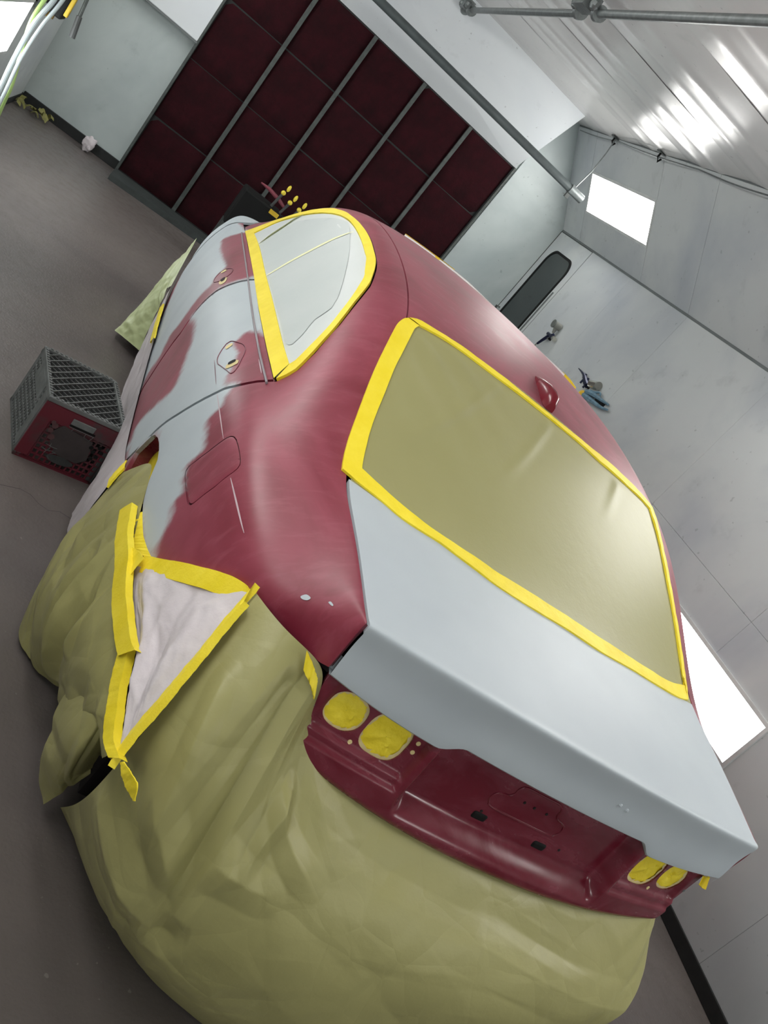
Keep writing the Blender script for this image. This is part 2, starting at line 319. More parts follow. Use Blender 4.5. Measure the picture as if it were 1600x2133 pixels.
# side table: [j][t] = (w,y,z)
SIDE=[
 # j0 sill bottom
 [(.60,1.22,.30),(.70,1.25,.27),(.79,1.33,.25),(.83,1.46,.24),(.85,1.68,.23),(.86,1.88,.22),(.865,2.1,.22),(.865,2.4,.22),(.865,2.75,.22),(.865,3.2,.22),(.86,3.8,.22),(.85,4.4,.22),(.84,5.0,.22),(.79,5.6,.24),(.66,6.05,.27)],
 # j1
 [(.60,1.21,.50),(.70,1.235,.47),(.79,1.31,.45),(.84,1.45,.44),(.875,1.67,.43),(.90,1.87,.42),(.91,2.1,.42),(.91,2.4,.41),(.908,2.75,.41),(.906,3.2,.40),(.90,3.8,.40),(.89,4.4,.40),(.875,5.0,.40),(.81,5.6,.42),(.68,6.06,.43)],
 # j2
 [(.60,1.205,.70),(.70,1.235,.68),(.79,1.30,.67),(.845,1.44,.66),(.888,1.66,.655),(.915,1.86,.65),(.926,2.1,.645),(.926,2.4,.64),(.922,2.75,.63),(.918,3.2,.62),(.912,3.8,.60),(.90,4.4,.59),(.885,5.0,.58),(.815,5.6,.58),(.68,6.05,.57)],
 # j3
 [(.605,1.205,.87),(.69,1.30,.86),(.775,1.35,.855),(.84,1.45,.86),(.885,1.66,.86),(.908,1.86,.855),(.918,2.1,.85),(.92,2.4,.84),(.917,2.75,.83),(.913,3.2,.81),(.905,3.8,.78),(.892,4.4,.76),(.875,5.0,.74),(.80,5.6,.70),(.66,6.0,.67)],
 # j4 crease
 [(.612,1.209,.993),(.695,1.295,.968),(.772,1.345,.97),(.832,1.45,.978),(.868,1.67,1.00),(.888,1.85,1.01),(.90,2.08,1.01),(.902,2.4,.995),(.90,2.75,.98),(.897,3.2,.955),(.887,3.8,.92),(.868,4.4,.88),(.845,5.0,.84),(.765,5.6,.78),(.62,5.95,.73)],
 # j5 ridge/shoulder
 [(.620,1.210,1.085),(.683,1.28,1.058),(.742,1.325,1.018),(.803,1.43,1.03),(.845,1.66,1.058),(.865,1.85,1.08),(.868,2.06,1.085),(.867,2.4,1.07),(.865,2.75,1.06),(.862,3.2,1.04),(.85,3.8,1.00),(.83,4.4,.965),(.81,5.0,.94),(.735,5.55,.88),(.58,5.88,.81)],
 # j6 belt
 [(.622,1.213,1.110),(.655,1.28,1.095),(.70,1.38,1.076),(.745,1.50,1.083),(.787,1.70,1.097),(.815,1.88,1.128),(.825,2.06,1.15),(.823,2.38,1.138),(.82,2.75,1.122),(.817,3.2,1.098),(.805,3.8,1.06),(.785,4.4,1.015),(.74,5.0,.975),(.62,5.5,.915),(.48,5.8,.84)],
 # j7 rail
 [(.6225,1.214,1.114),(.64,1.28,1.117),(.665,1.40,1.110),(.692,1.53,1.122),(.722,1.71,1.138),(.738,1.91,1.208),(.728,2.12,1.328),(.705,2.38,1.43),(.668,2.72,1.492),(.657,3.15,1.512),(.668,3.65,1.462),(.705,4.1,1.295),(.58,5.0,.985),(.46,5.45,.925),(.34,5.75,.85)],
 # j8 inner edge
 [(.622,1.215,1.115),(.627,1.30,1.125),(.633,1.42,1.14),(.64,1.55,1.15),(.65,1.716,1.160),(.628,1.90,1.255),(.590,2.12,1.37),(.549,2.321,1.45),(.53,2.7,1.508),(.53,3.15,1.532),(.55,3.65,1.508),(.61,4.15,1.33),(.40,5.0,1.0),(.30,5.4,.935),(.22,5.7,.86)],
]
SIDE=np.array(SIDE,float)          # 9,15,3
def bs(n,u):
    "uniform cubic B-spline weights on n control points, u in [0,n-1], ends clamped by linear extrapolation"
    u=np.clip(np.asarray(u,float),0,n-1-1e-9);i=np.floor(u).astype(int);f=u-i
    W=np.zeros((len(u),n+2))
    b=[(1-f)**3/6,(3*f**3-6*f**2+4)/6,(-3*f**3+3*f**2+3*f+1)/6,f**3/6]
    r=np.arange(len(u))
    for k in range(4): W[r,i+k]+=b[k]
    M=np.zeros((n+2,n));M[1:-1]=np.eye(n);M[0,0]=2;M[0,1]=-1;M[-1,-1]=2;M[-1,-2]=-1
    return W@M
def side(t,j):
    "left side surface point(s)"
    t=np.atleast_1d(np.asarray(t,float));j=np.atleast_1d(np.asarray(j,float))
    Wt=bs(SIDE.shape[1],t);Wj=bs(SIDE.shape[0],j)
    P=np.einsum('nj,nt,jtk->nk',Wj,Wt,SIDE)
    P[:,0]*=-1
    return P
# crown: extra (dy,dz) at the car's centre line by t
CR=np.array([(-.05,.015),(-.065,.018),(-.08,.02),(-.09,.02),(-.105,.02),(-.06,.03),(.0,.035),(.09,.035),(.1,.035),(.1,.03),(.22,.035),(.4,.06),(.75,.06),(.70,.06),(.62,.05)])
def top(a,t):
    a=np.atleast_1d(np.asarray(a,float));t=np.atleast_1d(np.asarray(t,float))
    E=side(t,np.full(len(t),8.0));c=bs(len(CR),t)@CR
    k=1-np.abs(a)**2.2
    return np.stack([-E[:,0]*a,E[:,1]+c[:,0]*k,E[:,2]+c[:,1]*k],1)
def grid(fn,us,vs):
    U,V=np.meshgrid(us,vs,indexing='ij');P=fn(U.ravel(),V.ravel()).reshape(len(us),len(vs),3)
    return U,V,P

# ---------------------------------------------------------------- the setting
floor = slab('floor', (XL - .3, YF - .3, -.12), (XR + .3, YB + .3, 0), M_FLOOR, kind='structure')
crack = MB()
cp = [(-2.2, 2.55), (-1.62, 2.78), (-1.36, 2.80), (-1.17, 2.85), (-1.10, 2.89), (-1.06, 2.89), (-1.02, 2.86), (-.98, 2.85), (-.94, 2.88), (-.87, 2.87), (-.7, 2.95)]
for (x0, y0), (x1, y1) in zip(cp, cp[1:]):
    crack.box((-.5, -.5, 0), (.5, .5, .0006), T=lambda v: (x0 + (x1 - x0) * (v[0] + .5) - (y1 - y0) * v[1] * .02, y0 + (y1 - y0) * (v[0] + .5) + (x1 - x0) * v[1] * .02, v[2]))
crack.build('floor_crack', M_BLACK, floor, smooth=False)
# back wall: a shell behind, lower left field, protruding upper field, field right of the filters
slab('wall_back', (XL - .3, YB, 0), (XR + .3, YB + .2, 3.3), M_WALLB, kind='structure')
wb = bpy.data.objects['wall_back']
slab('upper_panel', (XL, YB - .075, 1.335), (FX - .012, YB - .001, H2), M_HOOD, wb, bev=.006)
slab('panel_edge_strip', (XL, YB - .079, 1.318), (FX - .012, YB - .001, 1.335), M_SEAM, wb)
slab('side_panel', (1.47, YB - .02, .02), (XR, YB - .001, 2.62), M_WALLB, wb, bev=.004)
# side walls as separate sheets with seams
def side_wall(name, x, sgn, cuts, zcuts):
    shell = slab(name, (min(x, x + sgn * .2), YF, 0), (max(x, x + sgn * .2), YB, H1 + .02), M_SEAM, kind='structure')
    for z0, z1 in zip(zcuts, zcuts[1:]):
        for y0, y1 in zip(cuts, cuts[1:]):
            a, b = sorted((x - sgn * .0005, x - sgn * .012))
            slab('wall_panel', (a, y0 + .0006, z0 + .0006), (b, y1 - .0006, z1 - .0006), M_WALL, shell, bev=.0015)
    return shell
wr = side_wall('wall_right', XR, 1, [YF, -1.9, -.7, .55, 1.97, 3.2, 4.45, 5.7, 6.75, 7.66], [.06, 1.19, H1 - .012])
wl = side_wall('wall_left', XL, -1, [YF, -1.9, -.7, .55, 1.8, 3.05, 4.3, 5.55, 6.95, 8.5], [.06, 1.25, H1 - .012])
def slope_wall(name, x0, x1, cuts):
    s = 1 if x0 > 0 else -1
    L = math.hypot(x1 - x0, H2 - H1); ux, uz = (x1 - x0) / L, (H2 - H1) / L; nx, nz = -uz * s, ux * s
    if nz > 0: nx, nz = -nx, -nz
    def T(v): return (x0 + ux * v[0] - nx * v[2], v[1], H1 + uz * v[0] - nz * v[2])
    sh = MB().box((-.03, YF, .004), (L + .03, YB, .14), T=T).build(name, M_SEAM, None, smooth=False, kind='structure')
    for y0, y1 in zip(cuts, cuts[1:]):
        o = MB().box((.004, y0 + .002, -.006), (L - .004, y1 - .002, .0035), T=T).build('wall_panel', M_WALL, sh, smooth=False); bevel(o, .0015)
    return sh, T, L
sr, TR, LS_ = slope_wall('wall_right_upper', XR, XR2, [YF, -1.2, .25, 1.75, 2.5, 4.15, 5.72, 6.6, 8.06, YB])
sl, TL_, _ = slope_wall('wall_left_upper', XL, XL2, [YF, -1.5, .1, 2.5, 4.15, 5.72, 6.6, 8.06, YB])
# seam strips at the breaks
MB().box((XR - .014, YF, H1 - .012), (XR, YB, H1 + .006)).build('trim_1', M_SEAM, None, smooth=False, kind='structure')
MB().box((XL, YF, H1 - .012), (XL + .014, YB, H1 + .006)).build('trim_2', M_SEAM, None, smooth=False, kind='structure')
# ceiling: backing plus overlapping slightly bowed sheets across the booth
ceiling = slab('ceiling', (XL2 - .25, YF, H2 + .02), (XR2 + .25, YB + .2, H2 + .2), M_SEAM, kind='structure')
yc = [YF, -2.1, -1.2, -.28, .62, 1.54, 2.44, 3.36, 4.40, 5.36, 6.24, 7.1, YB]
for y0, y1 in zip(yc, yc[1:]):
    ny = 26; nx = 14; P = np.zeros((nx, ny, 3))
    for i in range(nx):
        for j in range(ny):
            f = j / (ny - 1); x = XL2 + .004 + (XR2 - XL2 - .008) * i / (nx - 1)
            rib = .006 * math.exp(-((f - .42) / .05) ** 2) + .006 * math.exp(-((f - .72) / .05) ** 2)
            bow = .010 * math.sin(math.pi * f) + .004 * math.sin(6 * f + 2.1 * x) * math.sin(2.2 * x + y0)
            P[i, j] = (x, y0 + (y1 - y0 + .015) * f, H2 + .008 - bow - rib + .001 * f)
    o = MB().grid(P).build('ceiling_panel', M_CEIL, ceiling, smooth=True)
slab('wall_front', (XL - .3, YF - .2, 0), (XR + .3, YF, 3.3), M_WALL, kind='structure')
# rubber-black grime strips at the floor
for nm, lo, hi in (('baseboard_right', (XR - .02, YF, 0), (XR, 7.62, .072)), ('baseboard_left', (XL, YF, 0), (XL + .018, YB, .06)),
                   ('baseboard_back', (XL + .018, YB - .03, 0), (FX - .02, YB, .085))):
    slab(nm, lo, hi, M_BLACK, kind='structure', bev=.004)
# sloped soffit over the filters
yt = 7.99
hood = MB().add([(FX - .6, YB - .02, 2.366), (1.436, YB - .02, 2.366), (1.464, yt, H2 + .01), (XL2 - .1, yt - .12, H2 + .01),
                 (FX - .6, YB, 2.39), (1.436, YB, 2.39), (1.464, yt + .03, H2 + .03), (XL2 - .1, yt - .09, H2 + .03), (1.46, YB, H2 + .02)],
                [(3, 2, 1, 0), (4, 5, 6, 7), (0, 1, 5, 4), (1, 2, 6, 5), (2, 3, 7, 6), (3, 0, 4, 7), (1, 8, 2)]).build('ceiling_hood', M_HOOD, None, smooth=False, kind='structure')

# door in the right wall, far corner
door = slab('door_1', (XR - .012, 7.672, .03), (XR - .001, YB - .012, H1 - .018), M_WALL, kind='structure', bev=.003)
slab('door_gap', (XR - .008, 7.655, .01), (XR - .0005, 7.672, H1 - .016), M_BLACK, door)
slab('door_gap', (XR - .0145, YB - .03, .01), (XR - .0005, YB - .012, H1 - .016), M_BLACK, door)
def rrect(y0, y1, z0, z1, r, n=8):
    pts = []
    for cy, cz, a0 in ((y1 - r, z1 - r, 0), (y0 + r, z1 - r, 90), (y0 + r, z0 + r, 180), (y1 - r, z0 + r, 270)):
        for k in range(n + 1):
            a = math.radians(a0 + 90 * k / n); pts.append((cy + r * math.cos(a), cz + r * math.sin(a)))
    return pts
def ringplate(name, outer, inner, x, depth, mat, parent):
    n = len(outer); V = [(x, *p) for p in outer] + [(x, *p) for p in inner] + [(x + depth, *p) for p in outer] + [(x + depth, *p) for p in inner]
    F = []
    for i in range(n):
        j = (i + 1) % n
        F += [(i, j, n + j, n + i), (2 * n + i, 2 * n + j, j, i), (n + i, n + j, 3 * n + j, 3 * n + i)]
    return raw(name, V, F, mat, parent, smooth=30)
po = rrect(7.775, 8.405, .95, 2.075, .15); pi_ = rrect(7.80, 8.38, .975, 2.05, .13)
ringplate('window_gasket', po, pi_, XR - .022, .012, M_RUBBER, door)
raw('window_pane', [(XR - .016, *p) for p in pi_], [tuple(range(len(pi_)))], M_GLASSDK, door, smooth=False)
slab('latch_strip', (XR - .02, 7.715, 1.28), (XR - .012, 7.735, 1.75), M_SEAM, door)
MB().tube([(XR - .012, 8.49, 1.16), (XR - .05, 8.49, 1.16), (XR - .05, 8.49, 1.28), (XR - .012, 8.49, 1.28)], .011).build('door_handle', M_DARKSTEEL, door)

# ---------------------------------------------------------------- light fixtures
def fixture(name, T, y0, y1, a0, a1, lamp, label, group):
    c = T(((a0 + a1) / 2, (y0 + y1) / 2, 0)); t = thing(name, c, label, 'light', group)
    f = MB(); wd = .022
    for lo, hi in (((a0 - wd, y0 - wd, -.012), (a0, y1 + wd, -.001)), ((a1, y0 - wd, -.012), (a1 + wd, y1 + wd, -.001)),
                   ((a0, y0 - wd, -.012), (a1, y0, -.001)), ((a0, y1, -.012), (a1, y1 + wd, -.001))): f.box(lo, hi, T=T)
    f.build('frame', M_FRAME, t, smooth=False)
    MB().box((a0, y0, -.010), (a1, y1, -.004), T=T).build('lit_panel', lamp, t, smooth=False)
    return t
seg = lambda z: (z - H1) / (H2 - H1) * LS_
a0, a1 = seg(2.505), seg(2.77)
for k, (y0, y1, wh) in enumerate(((6.62, 8.0, 'by the far door corner'), (2.66, 4.06, 'above the trunk of the car'), (.3, 1.7, 'beside the camera'), (-3.0, -1.6, 'nearest the entrance, unseen, added to brighten the car rear'))):  # the entrance pair is unseen, added to brighten the lid's rear face
    fixture('booth_light', TR, y0, y1, a0, a1, M_LAMP_UP, 'bright rectangular light panel in the right sloped ceiling edge ' + wh, 'sloped edge lights')
    fixture('booth_light', TL_, y0, y1, a0, a1, M_LAMP_UP, 'bright rectangular light panel in the left sloped ceiling edge ' + wh.replace('far door', 'far left'), 'sloped edge lights')
TWR = lambda v: (XR - .012 + v[2], v[1], v[0]); TWL = lambda v: (XL + .012 - v[2], v[1], v[0])
for y0, y1, wh in ((2.66, 4.10, 'behind the trunk lid'), (5.5, 6.9, 'beyond the car roof')):
    fixture('wall_light', TWR, y0, y1, .655, .925, M_LAMP_LOW, 'long white glowing light panel low on the right wall ' + wh, 'low wall lights')
for y0, y1, wh in ((5.42, 6.86, 'beside the hanging hoses'),):
    fixture('wall_light', TWL, y0, y1, .56, .925, M_LAMP_LOW, 'long white glowing light panel low on the left wall ' + wh, 'low wall lights')

# ---------------------------------------------------------------- filter bank
fb = thing('filter_bank', (0, YB - .03, FZ), 'wall of square maroon overspray-coated exhaust filters between grey bars', 'filter')
rows, cols = 4, 5
def pad_mesh():
    n = 12; P = np.zeros((n, n, 3))
    for i in range(n):
        for j in range(n):
            u, v = i / (n - 1), j / (n - 1); e = min(u, 1 - u, v, 1 - v)
            P[i, j] = ((u - .5) * (FS - .016), -.028 * (1 - math.exp(-e * 16)) - .006 * math.sin(7 * u + 3 * v) * e, (v - .5) * (FS - .010))
    return MB().grid(P)
pm = None
for c in range(cols):
    for r in range(rows):
        if pm is None:
            o = pad_mesh().build('filter_pad', M_PAD, fb, smooth=True); pm = o.data
        else: o = link('filter_pad', pm, None, fb, smooth=False)
        o.matrix_parent_inverse = Matrix.Identity(4)
        o.location = (FX + FS * (c + .5) - fb.location.x, -.002, FS * (r + .5) + random.uniform(-.004, .004))
        o.rotation_euler = (random.uniform(-.012, .012), 0, random.choice((0, math.pi)) * 0 + random.uniform(-.01, .01))
slab('back_tray', (FX - .01, YB - .03, 0), (FX + cols * FS + .01, YB - .004, FZ + rows * FS + .01), M_BLACK, fb)
for c in range(1, cols):
    x = FX + FS * c
    slab('frame_bar', (x - .019, YB - .072, FZ), (x + .019, YB - .05, FZ + rows * FS), M_DARKSTEEL, fb, bev=.003)
slab('frame_edge', (FX - .022, YB - .075, 0), (FX + .002, YB - .01, FZ + rows * FS + .01), M_DARKSTEEL, fb, bev=.003)
slab('frame_edge', (FX + cols * FS - .004, YB - .075, 0), (FX + cols * FS + .014, YB - .01, FZ + rows * FS + .01), M_DARKSTEEL, fb, bev=.003)
MB().add([(FX - .02, 8.05, 0), (1.43, 8.36, 0), (1.43, 8.36, .05), (FX - .02, 8.05, .05), (FX - .02, YB - .08, 0), (1.43, YB - .08, 0), (1.43, YB - .08, .03), (FX - .02, YB - .08, .03)],
         [(0, 1, 2, 3), (3, 2, 6, 7), (0, 3, 7, 4), (1, 5, 6, 2), (4, 7, 6, 5), (0, 4, 5, 1)]).build('floor_trough', plain('trough_dark', (52, 58, 57), .7, .25, 14), fb, smooth=False)

# ---------------------------------------------------------------- hanging pipe, wire, conduit
hp = thing('hanging_pipe', (0, 7.4, 2.479), 'long dark grey pipe hung level below the white soffit', 'pipe')
MB().cyl((-2.2, 7.4, 2.484), (1.60, 7.4, 2.479), .034, 18).build('pipe_body', M_DKPIPE, hp)
MB().cyl((1.59, 7.4, 2.479), (1.715, 7.4, 2.479), .038, 18).build('end_sleeve', M_STEEL, hp)
MB().cyl((1.56, 7.4, 2.479), (1.605, 7.4, 2.479), .043, 18).build('clamp', M_STEEL, hp)
MB().box((1.565, 7.385, 2.40), (1.60, 7.415, 2.44)).build('clamp_bolt', M_DARKSTEEL, hp, smooth=False)
tag(MB().tube([(1.655, 7.56, 3.03), (1.66, 7.53, 2.9), (1.64, 7.46, 2.7), (1.60, 7.41, 2.518)], .0055, 6).build('support_wire', M_STEEL), 'thin bent wire holding the pipe end to the ceiling hook', 'wire')
def hook(x, y, label):
    t = thing('ceiling_hook', (x, y, H2), label, 'hook', 'ceiling hooks')
    MB().box((x - .03, y - .03, H2 - .018), (x + .03, y + .03, H2 - .008)).build('mount_plate', M_DARKSTEEL, t, smooth=False)
    MB().tube([(x, y, H2 - .01), (x, y, H2 - .05), (x + .025, y, H2 - .075), (x + .035, y, H2 - .045)], .009, 8).build('hook', M_RUBBER, t)
hook(1.645, 7.57, 'small black ceiling hook carrying the pipe wire')
hook(1.640, 6.62, 'small black ceiling hook with an empty loop')
cable = MB(); cy = np.linspace(8.4, 3.2, 40)
cable.tube([(1.655 - .012 * math.sin(3 * y), y, H2 - .03 - .02 * abs(math.sin(2.1 * y))) for y in cy], .005, 6)
tag(cable.build('ceiling_cable', M_STEEL), 'thin grey cable running along the right edge of the ceiling', 'cable')
cd = thing('conduit', (.1, 5.1, 3.0), 'grey metal conduit with elbow fittings run along the ceiling', 'conduit')
MB().cyl((.075, 7.85, 2.96), (.10, 5.28, 2.955), .022, 12).build('tube', M_STEEL, cd)
MB().cyl((.10, 4.98, 2.955), (.15, 2.2, 2.955), .022, 12).build('tube', M_STEEL, cd)
for (x, y) in ((.085, 5.25), (.10, 4.99), (.075, 7.83), (.06, 8.0)):
    e = MB().cyl((x, y + .02, 2.955), (x, y - .02, 2.955), .042, 16).build('coupling', M_STEEL, cd)
    MB().ball((x - .045, y, 2.97), .034, 10).build('elbow', M_STEEL, e)
MB().box((.0, 5.03, 2.94), (.09, 5.2, 3.02)).build('junction_box', M_STEEL, cd, smooth=False)
MB().box((.0, 7.87, 2.94), (.08, 7.98, 3.02)).build('junction_box', M_STEEL, cd, smooth=False)

# ---------------------------------------------------------------- car: body surface tables and panels
SU, SV = .33, .135          # rough metric size of one table step along / around the body
def resample(P, step=None, n=None, closed=False):
    P = np.array(P, float)
    if closed: P = np.vstack([P, P[:1]])
    d = np.r_[0, np.cumsum(np.linalg.norm(np.diff(P, axis=0), axis=1))]
    if n is None: n = max(2, int(d[-1] / step) + 1)
    s = np.linspace(0, d[-1], n + (1 if closed else 0))
    Q = np.stack([np.interp(s, d, P[:, k]) for k in range(P.shape[1])], 1)
    return Q[:-1] if closed else Q
def smooth_line(P, n, closed=False):
    "Catmull-Rom through the points, n samples by arc length"
    P = np.array(P, float)
    E = np.vstack([P[-1:], P, P[:2]]) if closed else np.vstack([2 * P[0] - P[1], P, 2 * P[-1] - P[-2]])
    out = []
    for i in range(1, len(E) - 2):
        t = np.linspace(0, 1, 12, endpoint=False)[:, None]
        a, b, c, d = E[i - 1], E[i], E[i + 1], E[i + 2]
        out.append(.5 * ((2 * b) + (c - a) * t + (2 * a - 5 * b + 4 * c - d) * t * t + (3 * b - a - 3 * c + d) * t ** 3))
    out = np.vstack(out + ([] if closed else [P[-1:]]))
    return resample(out, n=n, closed=closed)
def inside(P, poly):
    P = np.asarray(P); poly = np.asarray(poly); r = np.zeros(len(P), bool); j = len(poly) - 1
    for i in range(len(poly)):
        a, b = poly[i], poly[j]
        m = (a[1] > P[:, 1]) != (b[1] > P[:, 1])
        with np.errstate(divide='ignore', invalid='ignore'):
            x = (b[0] - a[0]) * (P[:, 1] - a[1]) / (b[1] - a[1] if b[1] != a[1] else 1e-12) + a[0]
        r ^= m & (P[:, 0] < x); j = i
    return r
def segdist(P, L):
    best = np.full(len(P), 1e9)
    for a, b in zip(L, np.roll(L, -1, axis=0)):
        ab = b - a; t = np.clip(((P - a) @ ab) / (ab @ ab + 1e-15), 0, 1)
        best = np.minimum(best, np.linalg.norm(P - a - t[:, None] * ab, axis=1))
    return best
def fnorm(fn, u, v, e=.02):
    a = fn(u + e, v) - fn(u - e, v); b = fn(u, v + e) - fn(u, v - e)
    n = np.cross(a, b); return n / (np.linalg.norm(n, axis=1)[:, None] + 1e-12)
OUT_C = np.array((0, 3.2, .75))
def worley(P, seeds):
    d = np.linalg.norm(P[:, None] - seeds[None], axis=2); d.sort(axis=1); return d[:, 0], d[:, 1]
def crumple(u, v, amp, size, seed, stretch=(1, 1), levels=3):
    r = np.random.default_rng(seed); h = np.zeros(len(u)); q = np.stack([u * stretch[0], v * stretch[1]], 1)
    a, s = amp, size
    for L in range(levels):
        ang = r.random() * 6.28; c, sn = math.cos(ang), math.sin(ang); Q = q @ np.array([[c, -sn], [sn, c]])
        lo, hi = Q.min(0) - s, Q.max(0) + s; n = int(min(160, max(6, np.prod((hi - lo) / s) * .9)))
        S = lo + (hi - lo) * r.random((n, 2)); f1, f2 = worley(Q, S); g = np.minimum((f2 - f1) / s, 1.2)
        h += a * (g - .5) * (1 if L % 2 == 0 else -1); a *= .5; s *= .52
        k = r.random() * 6.28; x = (q @ np.array([math.cos(k), math.sin(k)])) / (s * 2.2) + .6 * np.sin(q[:, 0] * 4 / size * .3 + r.random() * 6)
        h += a * .8 * (np.abs((x % 2) - 1) - .5)
    return h
def panel(name, loop, fn, mat, parent, holes=(), sc=(SU, SV), step=.016, off=0.0, rim=.010, prim=(), mirror=False, lift=None, curl=0.0, smoothn=None):
    loop = np.array(loop, float) * sc
    loop = resample(loop, step=step * .8, closed=True)
    HL = [resample(np.array(h, float) * sc, step=step * .5, closed=True) for h in holes]
    lo, hi = loop.min(0), loop.max(0)
    gu, gv = np.meshgrid(np.arange(lo[0], hi[0], step), np.arange(lo[1], hi[1], step), indexing='ij')
    G = np.stack([gu.ravel(), gv.ravel()], 1)
    G = G[inside(G, loop)]
    G = G[segdist(G, loop) > step * .55]
    for h in HL:
        G = G[~inside(G, h)]; G = G[segdist(G, h) > step * .4]
    V = [loop] + HL + [G]; E = []; k = 0
    for L in [loop] + HL:
        n = len(L); E += [(k + i, k + (i + 1) % n) for i in range(n)]; k += n
    V = np.vstack(V)
    r = delaunay_2d_cdt([Vector(p) for p in V], E, [], 0, 1e-7)
    V2 = np.array([tuple(p) for p in r[0]]); F = np.array([f for f in r[2] if len(f) == 3])
    cen = V2[F].mean(1); keep = inside(cen, loop)
    for h in HL: keep &= ~inside(cen, h)
    F = F[keep]
    def place(U, o):
        u, v = U[:, 0] / sc[0], U[:, 1] / sc[1]
        P = fn(u, v); N = fnorm(fn, u, v)
        s = np.sign(((P - OUT_C) * N).sum(1)); s[s == 0] = 1
        N = N * s[:, None]
        return P + N * o, N
    P, N = place(V2, off)
    if curl:   # edges roll inward a little
        dd = segdist(V2, loop); P = P - N * (curl * np.exp(-dd / .005))[:, None]
    # orient faces outward
    fn_ = np.cross(P[F[:, 1]] - P[F[:, 0]], P[F[:, 2]] - P[F[:, 0]])
    flip = (fn_ * N[F[:, 0]]).sum(1) < 0
    F[flip] = F[flip][:, ::-1]
    faces = [tuple(f) for f in F]; verts = [P]
    base = len(P)
    if rim:
        for L in [loop] + HL:
            A, n1 = place(L, off); 
            if curl: A = A - n1 * curl
            B, _ = place(L, off - rim); n = len(L)
            verts += [A, B]
            faces += [(base + i, base + (i + 1) % n, base + n + (i + 1) % n, base + n + i) for i in range(n)]
            base += 2 * n
    VV = np.vstack(verts)
    if mirror: VV = VV * (-1, 1, 1); faces = [f[::-1] for f in faces]
    o = raw(name, VV, faces, mat, parent, smooth=True)
    if prim is not None:
        d = np.full(len(VV), -1.0); UU = np.vstack([V2] + [np.vstack([L, L]) for L in ([loop] + HL)] if rim else [V2])
        for poly in prim:
            q = np.array(poly, float) * sc; q = smooth_line(q, 160, True)
            s = np.where(inside(UU, q), 1, -1) * segdist(UU, q); d = np.maximum(d, s)
        at = o.data.attributes.new('primer', 'FLOAT', 'POINT'); at.data.foreach_set('value', d.astype(np.float32))
    return o
def line_on(fn, uv, off, n=40, sc=None):
    Q = smooth_line(uv, n); P = fn(Q[:, 0], Q[:, 1]); N = fnorm(fn, Q[:, 0], Q[:, 1])
    N *= np.sign(((P - OUT_C) * N).sum(1))[:, None]
    return P + N * off
def tape(name, outer, inner, mat, parent, off=.003, n=60, m=5, ref=None, wob=.0005, seed=0):
    A = smooth_line(outer, n); B = smooth_line(inner, n); r = np.random.default_rng(seed)
    t = np.linspace(0, 1, m)[None, :, None]; P = A[:, None] * (1 - t) + B[:, None] * t
    T = np.gradient(P, axis=0); X = np.gradient(P, axis=1); N = np.cross(T, X); N /= np.linalg.norm(N, axis=2)[..., None] + 1e-12
    C = OUT_C if ref is None else np.array(ref)
    N *= np.sign(((P - C) * N).sum(2))[..., None]
    s = np.linspace(0, 1, n)
    w_ = sum(np.sin(2 * np.pi * (f * s[:, None] + r.random()) + 3 * np.linspace(0, 1, m)[None] * r.normal()) * a for f, a in ((3, 1), (7, .7), (13, .6), (23, .4)))
    P = P + N * (off + wob * w_[..., None])
    V = P.reshape(-1, 3); F = [(i * m + j, (i + 1) * m + j, (i + 1) * m + j + 1, i * m + j + 1) for i in range(n - 1) for j in range(m - 1)]
    # paper-thin turned-down edges
    k = len(V); E0 = (P[:, 0] - N[:, 0] * (off + .002)); E1 = (P[:, -1] - N[:, -1] * (off + .002)); V = np.vstack([V, E0, E1])
    F += [(i * m, k + i, k + i + 1, (i + 1) * m) for i in range(n - 1)] + [(i * m + m - 1, (i + 1) * m + m - 1, k + n + i + 1, k + n + i) for i in range(n - 1)]
    return raw(name, V, F, mat, parent, smooth=60)

car = thing('car', (0, 3.2, 0), 'dark red sedan with grey primer patches, masked with paper and yellow tape', 'car')
PRIM = (PR_QUARTER, PR_REAR1, PR_FRONT)
belt = [(t, j - .02) for t, j in WIN_OUT_BOT]
JO = 7.975
win_open = [(t, j) for t, j in WIN_OUT_TOP]
def arc(u0, u1, v, n=30): return [(u, v) for u in np.linspace(u0, u1, n)]
quarter_loop = (arc(0.09, 11.4, JO, 60) + [(11.6, 7.3), (11.5, 6.4), (11.2, 5.62)] + [(10.9, 5.60)] +
                [(t + .0, j + .03) for t, j in WIN_OUT_TOP][1:] + [(a + .012, b) for a, b in [(t - .035, j) for t, j in GAPR[:]]] +
                [(t, j) for t, j in ARCH] + [p for p in SEAM if p[0] > .12] + [(.09, 4.10)] + [(.09, v) for v in (4.6, 5.2, 5.8, 6.4, 7.0, 7.5)])
